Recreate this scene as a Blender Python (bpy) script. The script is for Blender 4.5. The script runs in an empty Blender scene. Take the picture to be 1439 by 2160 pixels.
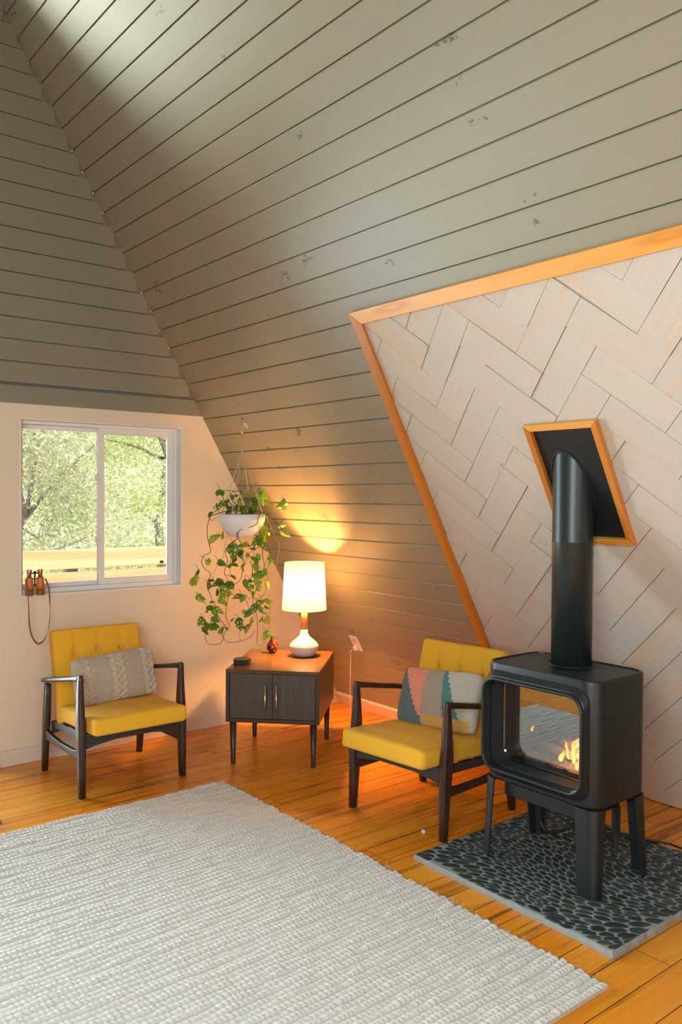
import bpy, bmesh, math, random
import numpy as np
from mathutils import Vector, Matrix
random.seed(7); rng = np.random.default_rng(7)
PI = math.pi
SC = bpy.context.scene
COL = SC.collection

# ------------------------------------------------------------------ camera, light, exposure
CAM_H, YAW, PITCH, ROLL, F_PX = 1.44, 0.894440, -0.020165, 0.005866, 1746.05
fw = Vector((math.cos(YAW)*math.cos(PITCH), math.sin(YAW)*math.cos(PITCH), math.sin(PITCH)))
rt = Vector((math.sin(YAW), -math.cos(YAW), 0)); up = rt.cross(fw)
cr, sr = math.cos(ROLL), math.sin(ROLL)
rt, up = cr*rt + sr*up, -sr*rt + cr*up
cam_d = bpy.data.cameras.new('camera'); cam = bpy.data.objects.new('camera', cam_d); COL.objects.link(cam)
cam.matrix_world = Matrix(((rt.x, up.x, -fw.x, 0), (rt.y, up.y, -fw.y, 0), (rt.z, up.z, -fw.z, CAM_H), (0, 0, 0, 1)))
cam_d.sensor_fit = 'VERTICAL'; cam_d.sensor_height = 36.0; cam_d.lens = F_PX*36.0/2160.0
cam_d.clip_start = 0.05; cam_d.clip_end = 300
SC.camera = cam
SC.view_settings.view_transform = 'Standard'; SC.view_settings.look = 'None'
SC.view_settings.gamma = 1.0; SC.view_settings.use_curve_mapping = False
SC.view_settings.exposure = 1.0
try:
    SC.cycles.max_bounces = 9; SC.cycles.diffuse_bounces = 6; SC.cycles.glossy_bounces = 4
    SC.cycles.transmission_bounces = 6; SC.cycles.transparent_max_bounces = 12
    SC.cycles.caustics_reflective = False; SC.cycles.caustics_refractive = False
    SC.cycles.sample_clamp_indirect = 6.0
except Exception: pass

world = bpy.data.worlds.new('sky'); SC.world = world; world.use_nodes = True
bg = world.node_tree.nodes['Background']; bg.inputs[0].default_value = (0.80, 0.90, 1.0, 1); bg.inputs[1].default_value = 1.15

def light(name, kind, loc, target, energy, color, size=None, size_y=None):
    d = bpy.data.lights.new(name, kind); o = bpy.data.objects.new(name, d); COL.objects.link(o)
    d.energy = energy; d.color = color; o.location = loc
    o.rotation_euler = (Vector(target) - Vector(loc)).to_track_quat('-Z', 'Y').to_euler()
    if kind == 'AREA':
        d.shape = 'RECTANGLE'; d.size = size; d.size_y = size_y
    return o
sun = light('sun', 'SUN', (0, 0, 30), (6, 16, 0), 2.5, (1.0, 0.90, 0.74)); sun.data.angle = 0.02
# daylight entering through the glazed door and the tall gable window, left of the picture
light('door_daylight', 'AREA', (0.30, 4.95, 1.05), (0.55, 0.0, 0.75), 104, (0.74, 0.89, 1.0), 1.8, 1.9)
light('gable_daylight', 'AREA', (0.45, 5.30, 3.45), (1.7, 2.9, 0.0), 66, (0.95, 0.99, 0.86), 1.2, 1.8)
# added area fills, unseen inside the room behind the camera; no windows there
light('left_fill', 'AREA', (-1.05, 0.05, 1.75), (2.1, 2.7, 0.0), 70, (0.84, 0.94, 1.0), 2.2, 1.2)
light('rear_fill', 'AREA', (0.3, -3.1, 1.0), (3.0, 1.9, 0.5), 32, (0.92, 0.97, 1.0), 2.6, 2.6)

# ------------------------------------------------------------------ node helper
class NT:
    def __init__(s, name):
        s.m = bpy.data.materials.new(name); s.m.use_nodes = True
        s.t = s.m.node_tree; s.b = s.t.nodes['Principled BSDF']; s.out = s.t.nodes['Material Output']
    def n(s, typ, ins=None, **p):
        x = s.t.nodes.new('ShaderNode' + typ)
        for k, v in p.items(): setattr(x, k, v)
        for k, v in (ins or {}).items(): s.set(x, k, v)
        return x
    def set(s, x, k, v):
        i = x.inputs[k]
        if isinstance(v, bpy.types.NodeSocket): s.t.links.new(v, i)
        elif isinstance(v, bpy.types.Node): s.t.links.new(v.outputs[0], i)
        elif isinstance(v, (tuple, list)) and len(v) == 3 and i.type == 'RGBA': i.default_value = (*v, 1)
        else: i.default_value = v
    def P(s, **kw):
        for k, v in kw.items(): s.set(s.b, k.replace('_', ' '), v)
        return s
    def math(s, op, a, b=0.0, c=None, clamp=False):
        ins = {0: a, 1: b}
        if c is not None: ins[2] = c
        return s.n('Math', ins, operation=op, use_clamp=clamp).outputs[0]
    def mix(s, f, a, b, mode='MIX'):
        x = s.n('MixRGB', {0: f, 1: a, 2: b}, blend_type=mode); return x.outputs[0]
    def co(s, kind='Object'): return s.n('TexCoord').outputs[kind]
    def map(s, v, scale=(1, 1, 1), loc=(0, 0, 0), rot=(0, 0, 0)):
        return s.n('Mapping', {0: v, 'Location': loc, 'Rotation': rot, 'Scale': scale}).outputs[0]
    def noise(s, v, sc=5.0, det=3.0, rough=0.5, dist=0.0):
        return s.n('TexNoise', {'Vector': v, 'Scale': sc, 'Detail': det, 'Roughness': rough, 'Distortion': dist}).outputs[0]
    def ramp(s, f, *stops):
        r = s.n('ValToRGB', {0: f}); e = r.color_ramp.elements
        while len(e) > 1: e.remove(e[0])
        e[0].position = stops[0][0]; c = stops[0][1]; e[0].color = (*c, 1) if len(c) == 3 else c
        for p, c in stops[1:]:
            q = e.new(p); q.color = (*c, 1)
        return r.outputs[0]
    def bump(s, h, st=0.3, d=0.01):
        s.set(s.b, 'Normal', s.n('Bump', {'Height': h, 'Strength': st, 'Distance': d}).outputs[0]); return s
    def sep(s, v): return s.n('SeparateXYZ', {0: v}).outputs
G = lambda v: (v, v, v)

def simple(name, c, rough=0.5, metal=0.0, vary=0.12, sc=18, bump=0.0, **kw):
    t = NT(name); v = t.co(); n = t.noise(v, sc, 4, 0.6)
    t.P(Base_Color=t.mix(t.math('MULTIPLY', n, vary), c, tuple(x*0.55 for x in c)), Roughness=rough, Metallic=metal, **kw)
    if bump: t.bump(t.noise(v, sc*14, 3), bump, 0.002)
    return t.m
def wood(name, c1, c2, axis='x', rough=0.35, sc=1.0, uv=False, c3=None, ring=8.0, coat=0.0, fine=0.35, knot=None):
    t = NT(name); v = t.co('UV' if uv else 'Object')
    s = {'x': (1.6, 30, 30), 'y': (30, 1.6, 30), 'z': (30, 30, 1.6)}[axis]
    m = t.map(v, tuple(a*sc for a in s)); w = t.map(v, tuple(a*sc*0.28 for a in s))
    a = t.noise(m, 1.0, 6, 0.65, 0.4); b = t.noise(w, 1.0, 4, 0.55, 1.3)
    if knot:
        kd = t.n('TexVoronoi', {'Vector': t.map(v, knot), 'Scale': 1.0, 'Randomness': 0.8}, feature='F1').outputs[0]
        b = t.math('ADD', b, t.math('MULTIPLY', t.math('POWER', t.math('SUBTRACT', 1.0, t.math('MULTIPLY', kd, 2.2), clamp=True), 2.0), 0.55))
    rg = t.math('SINE', t.math('MULTIPLY', b, ring*6.0)); rg = t.math('MULTIPLY_ADD', rg, 0.5, 0.5)
    f = t.math('ADD', t.math('MULTIPLY', a, fine), t.math('MULTIPLY', rg, 1-fine), clamp=True)
    c = t.mix(f, c1, c2)
    if c3: c = t.mix(t.math('MULTIPLY', t.math('GREATER_THAN', t.noise(m, 0.7, 2), 0.62), 0.6), c, c3)
    t.P(Base_Color=c, Roughness=rough); t.set(t.b, 'Coat Weight', coat); t.bump(a, 0.12, 0.001)
    return t.m

def plank_paint(name, c, across='x', knots=1.0):
    """matt paint over pine boards: faint grain plus cracked knots; boards run along the other axis"""
    t = NT(name); v = t.co()
    x, y, z = t.sep(v)
    al, ac = (y, x) if across == 'x' else (x, z)
    p = t.n('CombineXYZ', {0: t.math('MULTIPLY', al, 2.3), 1: t.math('MULTIPLY', ac, 5.2), 2: 0.0}).outputs[0]
    nz = t.n('TexNoise', {'Vector': v, 'Scale': 21.0, 'Detail': 3.0}).outputs[1]
    pd = t.n('VectorMath', {0: p, 1: t.n('VectorMath', {0: nz, 'Scale': 0.42}, operation='SCALE').outputs[0]}, operation='ADD').outputs[0]
    vo = t.n('TexVoronoi', {'Vector': pd, 'Scale': 1.25}, feature='F1')
    crk = t.math('GREATER_THAN', t.noise(t.map(v, (90, 40, 60)), 1.0, 3, 0.7), 0.50)
    k = t.math('LESS_THAN', vo.outputs[0], 0.115)
    k = t.math('MULTIPLY', k, crk)
    k = t.math('MULTIPLY', k, t.math('GREATER_THAN', t.sep(vo.outputs[1])[0], 0.25))
    g = t.noise(t.n('CombineXYZ', {0: t.math('MULTIPLY', al, 3.0), 1: t.math('MULTIPLY', ac, 60.0), 2: 0.0}).outputs[0], 1.0, 4, 0.6)
    bd = t.noise(t.n('CombineXYZ', {0: t.math('MULTIPLY', al, 0.25), 1: t.math('MULTIPLY', ac, 8.6), 2: 0.0}).outputs[0], 1.0, 1)
    cc = t.mix(t.math('MULTIPLY', t.math('SUBTRACT', g, 0.3, clamp=True), 0.30), c, tuple(q*0.7 for q in c))
    cc = t.mix(t.math('MULTIPLY', bd, 0.25), cc, tuple(q*0.78 for q in c))
    cc = t.mix(t.math('MULTIPLY', k, 0.75*knots), cc, (0.045, 0.04, 0.03))
    t.P(Base_Color=cc, Roughness=0.42)
    h = t.math('SUBTRACT', t.math('MULTIPLY', g, 0.35), k)
    t.bump(h, 0.25, 0.002)
    return t.m

M = {}
M['plank'] = plank_paint('grey_beige_plank_paint', (0.285, 0.264, 0.188), 'x')
M['gable'] = plank_paint('grey_beige_gable_paint', (0.255, 0.245, 0.184), 'z', 0.35)
M['drywall'] = simple('cream_wall_paint', (0.76, 0.67, 0.51), 0.6, vary=0.05, sc=3, bump=0.06)
M['trimpaint'] = simple('cream_trim_paint', (0.72, 0.64, 0.53), 0.4, vary=0.05)
M['gap'] = simple('painted_gap_shadow', (0.10, 0.12, 0.115), 0.6)
M['vinyl'] = simple('white_window_vinyl', (0.80, 0.80, 0.79), 0.35, vary=0.04)
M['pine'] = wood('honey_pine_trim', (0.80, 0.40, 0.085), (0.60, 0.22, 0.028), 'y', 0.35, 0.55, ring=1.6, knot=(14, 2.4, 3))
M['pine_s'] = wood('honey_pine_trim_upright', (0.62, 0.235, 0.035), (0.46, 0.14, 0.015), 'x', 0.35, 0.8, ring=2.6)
M['walnut'] = wood('walnut_frame', (0.060, 0.026, 0.015), (0.024, 0.011, 0.007), 'z', 0.46, 1.0, coat=0.08)
M['walnut_y'] = wood('walnut_frame_level', (0.060, 0.026, 0.015), (0.024, 0.011, 0.007), 'y', 0.46, 1.0, coat=0.08)
M['cab_top'] = wood('warm_walnut_veneer', (0.115, 0.056, 0.019), (0.070, 0.030, 0.010), 'x', 0.30, 0.8, coat=0.12)
M['cab_side'] = wood('dark_walnut_veneer', (0.055, 0.036, 0.022), (0.028, 0.018, 0.011), 'z', 0.38, 1.0)
M['cab_door'] = wood('charcoal_oak_veneer', (0.105, 0.072, 0.048), (0.040, 0.028, 0.019), 'z', 0.42, 1.7, fine=0.7)
M['brass'] = simple('brushed_brass', (0.72, 0.52, 0.34), 0.28, 1.0, 0.1)
M['steel'] = simple('dull_steel', (0.45, 0.46, 0.46), 0.35, 0.9, 0.1)
M['iron'] = simple('matt_black_cast_iron', (0.012, 0.017, 0.0175), 0.40, 0.1, 0.3, 40, bump=0.05)
M['iron_pipe'] = simple('black_flue_enamel', (0.020, 0.030, 0.030), 0.34, 0.15, 0.3, 25, bump=0.03)
M['iron_in'] = simple('sooty_black_iron', (0.016, 0.016, 0.015), 0.75, 0.0, 0.4, 60)
M['plate'] = simple('black_thimble_plate', (0.012, 0.015, 0.016), 0.38, 0.1, 0.3, 30)
M['black'] = simple('black_rubber', (0.012, 0.012, 0.013), 0.45, 0.0, 0.2)
M['white_cord'] = simple('ivory_cord', (0.62, 0.56, 0.45), 0.45, 0, 0.05)
M['ivory'] = simple('ivory_plastic', (0.78, 0.70, 0.56), 0.35, 0, 0.04)
M['ceramic'] = simple('white_ceramic', (0.47, 0.48, 0.49), 0.42, 0, 0.06)
M['lampwood'] = wood('oak_lamp_neck', (0.72, 0.36, 0.11), (0.58, 0.25, 0.06), 'z', 0.4)
M['pot'] = simple('white_plastic_pot', (0.78, 0.78, 0.80), 0.45, 0, 0.03)
M['slate'] = simple('dark_slate', (0.035, 0.045, 0.048), 0.5, 0, 0.5, 60, bump=0.2)
M['stem'] = simple('green_stem', (0.045, 0.10, 0.018), 0.5, 0, 0.4, 30)
M['stem_y'] = simple('yellow_green_stem', (0.36, 0.36, 0.05), 0.5, 0, 0.3, 30)
M['soil'] = simple('dark_soil', (0.03, 0.02, 0.012), 0.9, 0, 0.5, 90, bump=0.4)
M['leather'] = simple('tan_leather', (0.60, 0.19, 0.045), 0.45, 0, 0.3, 50)
M['leather_b'] = simple('brown_leather_band', (0.28, 0.095, 0.035), 0.5, 0, 0.5, 120)
M['greymetal'] = simple('grey_anodised_metal', (0.30, 0.33, 0.33), 0.3, 0.8, 0.1)
M['fluff'] = simple('white_wool', (0.75, 0.72, 0.66), 0.95, 0, 0.1)
M['grout'] = simple('grey_mortar', (0.31, 0.32, 0.29), 0.85, 0, 0.35, 35, bump=0.5)
M['deck'] = wood('fresh_fir_board', (0.80, 0.50, 0.28), (0.60, 0.30, 0.14), 'x', 0.6, 0.6, ring=3)
M['bark'] = simple('pale_grey_bark', (0.26, 0.23, 0.20), 0.9, 0, 0.5, 12, bump=0.3)
M['ash'] = simple('grey_ash', (0.20, 0.18, 0.16), 0.95, 0, 0.5, 60, bump=0.4)
M['birch'] = simple('pale_ceramic_log', (0.46, 0.38, 0.25), 0.85, 0, 0.6, 40, bump=0.5)

def fabric(name, c, c2, sc=900, rough=0.9, sheen=0.25):
    t = NT(name); v = t.co()
    a = t.noise(t.map(v, (1, 6, 1)), sc*0.35, 2); b = t.noise(t.map(v, (1, 1, 7)), sc*0.35, 2); w = t.noise(v, 9, 2)
    f = t.math('MULTIPLY', t.math('ADD', a, b), 0.5)
    f = t.math('MULTIPLY_ADD', t.math('SUBTRACT', f, 0.5), 2.2, t.math('MULTIPLY_ADD', w, 0.35, 0.30), clamp=True)
    t.P(Base_Color=t.mix(f, c, c2), Roughness=rough); t.set(t.b, 'Sheen Weight', sheen)
    t.bump(a, 0.35, 0.001); return t.m
M['yellow'] = fabric('mustard_upholstery', (0.92, 0.50, 0.030), (0.76, 0.38, 0.014), 900, 0.9, 0.04)
M['yarn'] = fabric('oatmeal_yarn', (0.66, 0.56, 0.44), (0.42, 0.33, 0.24), 500, 0.95, 0.05)
M['shade'] = None
t = NT('lamp_shade_linen'); v = t.co()
df = t.n('BsdfDiffuse', {0: (0.85, 0.80, 0.70)}); tr = t.n('BsdfTranslucent', {0: (0.98, 0.95, 0.86)})
mx = t.n('MixShader', {0: 0.84, 1: df.outputs[0], 2: tr.outputs[0]})
mx = t.n('AddShader', {0: mx.outputs[0], 1: t.n('Emission', {0: (1.0, 0.42, 0.09), 1: 1.3}).outputs[0]})  # emission added to the linen in place of bulb light shining through it
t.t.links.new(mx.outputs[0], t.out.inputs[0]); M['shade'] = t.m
def emission(name, c, st, c2=None):
    t = NT(name)
    if c2:
        z = t.sep(t.co('Generated'))[2]; c = t.ramp(z, (0.0, c), (1.0, c2))
    e = t.n('Emission', {0: c, 1: st}); t.t.links.new(e.outputs[0], t.out.inputs[0]); return t.m
M['flame'] = emission('flame', (1.0, 0.42, 0.06), 3.0, (1.0, 0.20, 0.02))
M['ember'] = emission('ember_glow', (1.0, 0.22, 0.03), 1.2)
M['bulb'] = emission('lamp_bulb_glow', (1.0, 0.72, 0.42), 14.0)
def glass(name, tint, refl, rough=0.0):
    t = NT(name); g = t.n('BsdfGlossy', {0: (0.95, 0.97, 1.0), 'Roughness': rough}); tr = t.n('BsdfTransparent', {0: tint})
    f = t.n('Fresnel', {0: 1.45}).outputs[0]; f = t.math('MULTIPLY_ADD', f, 1.2, refl, clamp=True)
    mx = t.n('MixShader', {0: f, 1: tr.outputs[0], 2: g.outputs[0]}); t.t.links.new(mx.outputs[0], t.out.inputs[0]); return t.m
M['glass'] = glass('window_glass', (0.97, 0.99, 0.98), 0.0)
M['stoveglass'] = glass('coated_stove_glass', (0.80, 0.80, 0.80), 0.17, 0.02)
t = NT('amber_glass'); v = t.co(); a = t.noise(t.map(v, (40, 40, 14)), 1.0, 3, 0.5, 1.5)
t.P(Base_Color=t.ramp(a, (0.38, (0.022, 0.004, 0.002)), (0.58, (0.20, 0.035, 0.006)), (0.75, (0.60, 0.16, 0.03))), Roughness=0.08)
t.set(t.b, 'Coat Weight', 0.6); t.set(t.b, 'Transmission Weight', 0.35); M['amber'] = t.m

# floor: long strand-woven boards running along X
t = NT('strand_bamboo_floor'); v = t.co(); x, y, z = t.sep(v); PB = 0.1215
r = t.math('DIVIDE', t.math('SUBTRACT', y, 1.197-PB*200), PB); idx = t.math('FLOOR', r); fr = t.math('FRACT', r)
rnd = t.n('TexWhiteNoise', {'W': idx}, noise_dimensions='1D').outputs[0]
xo = t.math('ADD', x, t.math('MULTIPLY', rnd, 17.3))
jr = t.math('DIVIDE', xo, 1.85); jf = t.math('FRACT', jr); ji = t.math('FLOOR', jr)
rnd2 = t.n('TexWhiteNoise', {0: t.n('CombineXYZ', {0: idx, 1: ji, 2: 0.0}).outputs[0]}, noise_dimensions='3D').outputs[0]
cx = t.n('CombineXYZ', {0: t.math('MULTIPLY', xo, 1.15), 1: t.math('MULTIPLY', y, 24.0), 2: t.math('MULTIPLY', rnd2, 40.0)}).outputs[0]
g1 = t.noise(cx, 1.0, 5, 0.62, 0.2)
cx2 = t.n('CombineXYZ', {0: t.math('MULTIPLY', xo, 2.6), 1: t.math('MULTIPLY', y, 75.0), 2: t.math('MULTIPLY', rnd2, 91.0)}).outputs[0]
g2 = t.noise(cx2, 1.0, 3, 0.5, 0.1)
blot = t.noise(t.map(v, (1.3, 4.0, 1)), 1.0, 2)
streak = t.math('MULTIPLY', t.math('SUBTRACT', g1, 0.53, clamp=True), 8.5, clamp=True)
streak = t.math('MULTIPLY', streak, t.math('MULTIPLY_ADD', blot, 2.2, -0.35, clamp=True))
base = t.mix(g2, (0.94, 0.33, 0.017), (0.72, 0.20, 0.008))
base = t.mix(t.math('MULTIPLY', rnd2, 0.45), base, (0.95, 0.46, 0.05))
base = t.mix(t.math('MULTIPLY', streak, 0.85), base, (0.12, 0.045, 0.013))
e1 = t.math('LESS_THAN', fr, 0.030); e2 = t.math('LESS_THAN', jf, 0.0016)
eg = t.math('MAXIMUM', e1, e2)
base = t.mix(t.math('MULTIPLY', eg, 0.85), base, (0.03, 0.012, 0.005))
t.P(Base_Color=base, Roughness=t.math('MULTIPLY_ADD', g2, 0.10, 0.23)); t.bump(t.math('SUBTRACT', t.math('MULTIPLY', g2, 0.12), eg), 0.35, 0.002)
t.set(t.b, 'Specular IOR Level', 0.36)
M['floor'] = t.m

# white-washed herringbone boards (uv: u along the board)
t = NT('whitewashed_board'); uv = t.co('UV'); isl = t.n('NewGeometry').outputs['Random Per Island']
uo = t.n('VectorMath', {0: uv, 1: t.n('CombineXYZ', {0: t.math('MULTIPLY', isl, 31.0), 1: t.math('MULTIPLY', isl, 17.0), 2: 0.0}).outputs[0]}, operation='ADD').outputs[0]
a = t.noise(t.map(uo, (5, 130, 1)), 1.0, 5, 0.65, 0.3); b = t.noise(t.map(uo, (1.6, 22, 1)), 1.0, 3, 0.5, 0.8)
st = t.math('MULTIPLY', t.math('SUBTRACT', b, 0.50, clamp=True), 5.0, clamp=True)
isl2 = t.math('FRACT', t.math('MULTIPLY', isl, 7.31))
st = t.math('MULTIPLY', st, t.math('POWER', isl2, 1.3))
c = t.mix(a, (0.64, 0.595, 0.51), (0.47, 0.425, 0.355))
c = t.mix(t.math('MULTIPLY', isl, 0.25), c, (0.50, 0.45, 0.40))
c = t.mix(t.math('MULTIPLY', st, 0.80), c, (0.68, 0.40, 0.22))
kn = t.n('TexVoronoi', {'Vector': t.map(uo, (3.5, 6.5, 1)), 'Scale': 1.0}, feature='F1').outputs[0]
ring = t.math('LESS_THAN', t.math('ABSOLUTE', t.math('SUBTRACT', kn, 0.055)), 0.009)
c = t.mix(t.math('MULTIPLY', ring, 0.45), c, (0.25, 0.17, 0.11))
t.P(Base_Color=c, Roughness=0.72); t.bump(a, 0.45, 0.002); M['whitewash'] = t.m

t = NT('ivory_wool_rug'); v = t.co(); a = t.noise(v, 14, 2); b = t.noise(t.map(v, (1, 2.4, 1)), 420, 3, 0.7)
c = t.mix(a, (0.70, 0.665, 0.59), (0.60, 0.57, 0.51)); c = t.mix(t.math('MULTIPLY', b, 0.45), c, (0.78, 0.73, 0.66))
t.P(Base_Color=c, Roughness=0.97); t.set(t.b, 'Sheen Weight', 0.3); t.bump(b, 0.6, 0.002); M['rug'] = t.m
t = NT('colour_knit'); c = t.n('Attribute', attribute_name='Col'); v = t.co(); b = t.noise(v, 300, 3)
t.P(Base_Color=t.mix(t.math('MULTIPLY', b, 0.35), c.outputs[0], (0.75, 0.7, 0.62), 'MULTIPLY'), Roughness=0.95); t.set(t.b, 'Sheen Weight', 0.2); M['knit'] = t.m
t = NT('polished_teal_pebble'); isl = t.n('NewGeometry').outputs['Random Per Island']
t.P(Base_Color=t.ramp(isl, (0.0, (0.014, 0.026, 0.030)), (0.5, (0.022, 0.045, 0.047)), (0.85, (0.036, 0.058, 0.048)), (1.0, (0.06, 0.075, 0.06))), Roughness=0.42); M['pebble'] = t.m
def leafmat(name, stops, tr=0.35, rough=0.35, tcol=(0.45, 0.75, 0.08)):
    t = NT(name); isl = t.n('NewGeometry').outputs['Random Per Island']; c = t.ramp(isl, *stops)
    t.P(Base_Color=c, Roughness=rough); td = t.n('BsdfTranslucent', {0: t.mix(0.5, c, tcol)})
    mx = t.n('MixShader', {0: tr, 1: t.b.outputs[0], 2: td.outputs[0]}); t.t.links.new(mx.outputs[0], t.out.inputs[0]); return t.m
M['leaf'] = leafmat('deep_green_leaf', [(0, (0.020, 0.085, 0.016)), (0.5, (0.045, 0.16, 0.022)), (0.8, (0.10, 0.25, 0.02)), (1, (0.28, 0.38, 0.03))], 0.25, 0.28)
M['leaf_y'] = leafmat('lime_leaf', [(0, (0.12, 0.32, 0.02)), (1, (0.38, 0.46, 0.03))], 0.45, 0.32)
M['tree_a'] = leafmat('pale_green_needles', [(0, (0.22, 0.26, 0.15)), (0.5, (0.50, 0.50, 0.32)), (0.88, (0.70, 0.64, 0.46)), (1, (0.78, 0.42, 0.24))], 0.35, 0.7, (0.8, 0.85, 0.5))
M['tree_b'] = leafmat('yellow_green_foliage', [(0, (0.26, 0.33, 0.15)), (0.6, (0.56, 0.58, 0.27)), (1, (0.76, 0.68, 0.38))], 0.4, 0.7, (0.85, 0.92, 0.45))
t = NT('dry_hillside'); v = t.co(); n1 = t.noise(v, 0.8, 6, 0.7)
t.P(Base_Color=t.ramp(n1, (0.3, (0.28, 0.34, 0.15)), (0.55, (0.55, 0.53, 0.32)), (0.75, (0.70, 0.60, 0.42))), Roughness=0.95); M['hill'] = t.m

# ------------------------------------------------------------------ mesh helpers
def link(name, me, mat, parent=None):
    o = bpy.data.objects.new(name, me); COL.objects.link(o)
    if mat is not None:
        for m_ in (mat if isinstance(mat, (list, tuple)) else [mat]): me.materials.append(m_)
    if parent is not None: o.parent = parent
    return o
def pyd(name, v, f, mat, parent=None, smooth=False, uvs=None, mi=None):
    me = bpy.data.meshes.new(name); me.from_pydata([tuple(p) for p in v], [], [tuple(q) for q in f]); me.update()
    if uvs is not None:
        l = me.uv_layers.new(name='UVMap'); l.data.foreach_set('uv', [c for p in me.polygons for i in p.vertices for c in uvs[i]])
    if smooth: me.polygons.foreach_set('use_smooth', [True]*len(me.polygons))
    o = link(name, me, mat, parent)
    if mi is not None: me.polygons.foreach_set('material_index', mi)
    return o
def bev(o, w=0.003, seg=2, ang=0.6):
    m_ = o.modifiers.new('bevel', 'BEVEL'); m_.width = w; m_.segments = seg; m_.limit_method = 'ANGLE'; m_.angle_limit = ang
    for p in o.data.polygons: p.use_smooth = True
    w_ = o.modifiers.new('wn', 'WEIGHTED_NORMAL'); w_.keep_sharp = False
    return o
class MB:
    def __init__(s): s.v = []; s.f = []; s.uv = []
    def add(s, v, f, uv=None):
        b = len(s.v); s.v += [tuple(p) for p in v]; s.f += [tuple(i+b for i in q) for q in f]
        s.uv += list(uv) if uv is not None else [(0, 0)]*len(v); return s
    def box(s, x0, x1, y0, y1, z0, z1, mtx=None):
        v = [Vector((x, y, z)) for x in (x0, x1) for y in (y0, y1) for z in (z0, z1)]
        if mtx is not None: v = [mtx @ p for p in v]
        return s.add(v, [(0, 1, 3, 2), (4, 6, 7, 5), (0, 4, 5, 1), (2, 3, 7, 6), (0, 2, 6, 4), (1, 5, 7, 3)])
    def prism(s, poly, axis, a0, a1):
        """polygon in the two other axes (in order) extruded along axis from a0 to a1"""
        def mk(p, a):
            return {'x': (a, p[0], p[1]), 'y': (p[0], a, p[1]), 'z': (p[0], p[1], a)}[axis]
        n = len(poly); v = [mk(p, a0) for p in poly] + [mk(p, a1) for p in poly]
        f = [(i, (i+1) % n, n+(i+1) % n, n+i) for i in range(n)] + [tuple(range(n-1, -1, -1)), tuple(range(n, 2*n))]
        return s.add(v, f)
    def tube(s, pts, r, n=8, closed=False, flat=1.0):
        pts = [Vector(p) for p in pts]; N = len(pts); rs = r if isinstance(r, (list, tuple)) else [r]*N
        ref = Vector((0, 0, 1)); v = []; side = None
        for i, p in enumerate(pts):
            a = pts[(i-1) % N] if (closed or i) else p; b = pts[(i+1) % N] if (closed or i < N-1) else p
            d = (b-a).normalized()
            if side is None:
                side = d.cross(ref)
                if side.length < 0.1: side = d.cross(Vector((0, 1, 0)))
            else: side = side - d*side.dot(d)
            side.normalize(); w = side.cross(d)
            for k in range(n):
                t_ = 2*PI*k/n; v.append(p + (side*math.cos(t_) + w*math.sin(t_)*flat)*rs[i])
        f = []
        for i in range(N if closed else N-1):
            for k in range(n):
                a = i*n+k; b = i*n+(k+1) % n; c = ((i+1) % N)*n+(k+1) % n; d = ((i+1) % N)*n+k; f.append((a, b, c, d))
        if not closed: f += [tuple(range(n-1, -1, -1)), tuple((N-1)*n+k for k in range(n))]
        return s.add(v, f)
    def lathe(s, prof, n=40, c=(0, 0, 0), cap=True):
        v = []
        for r_, z in prof:
            for k in range(n): v.append((c[0]+r_*math.cos(2*PI*k/n), c[1]+r_*math.sin(2*PI*k/n), c[2]+z))
        f = [(i*n+k, i*n+(k+1) % n, (i+1)*n+(k+1) % n, (i+1)*n+k) for i in range(len(prof)-1) for k in range(n)]
        if cap:
            f += [tuple(range(n-1, -1, -1)), tuple((len(prof)-1)*n+k for k in range(n))]
        return s.add(v, f)
    def sweep(s, secs, n=None):
        """loft over rings of equal length"""
        k = len(secs[0]); v = [p for r_ in secs for p in r_]
        f = [(i*k+j, i*k+(j+1) % k, (i+1)*k+(j+1) % k, (i+1)*k+j) for i in range(len(secs)-1) for j in range(k)]
        f += [tuple(range(k-1, -1, -1)), tuple((len(secs)-1)*k+j for j in range(k))]
        return s.add(v, f)
    def build(s, name, mat, parent=None, smooth=False, uv=False):
        o = pyd(name, s.v, s.f, mat, parent, smooth, s.uv if uv else None)
        bm = bmesh.new(); bm.from_mesh(o.data); bmesh.ops.recalc_face_normals(bm, faces=bm.faces); bm.to_mesh(o.data); bm.free()
        return o
def rrect(hw, hh, r, seg=5, c=(0, 0)):
    """rounded rectangle outline, counter-clockwise"""
    out = []; r = min(r, hw, hh)
    for sx, sy, a0 in ((1, 1, 0), (-1, 1, 90), (-1, -1, 180), (1, -1, 270)):
        for i in range(seg+1):
            a = math.radians(a0 + 90*i/seg); out.append((c[0]+sx*(hw-r)+r*math.cos(a), c[1]+sy*(hh-r)+r*math.sin(a)))
    return out
def grid_faces(nu, nv, base=0, wrap=False):
    f = []
    for i in range(nu-1):
        for j in range(nv-1):
            a = base+i*nv+j; f.append((a, a+nv, a+nv+1, a+1))
    return f
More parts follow.
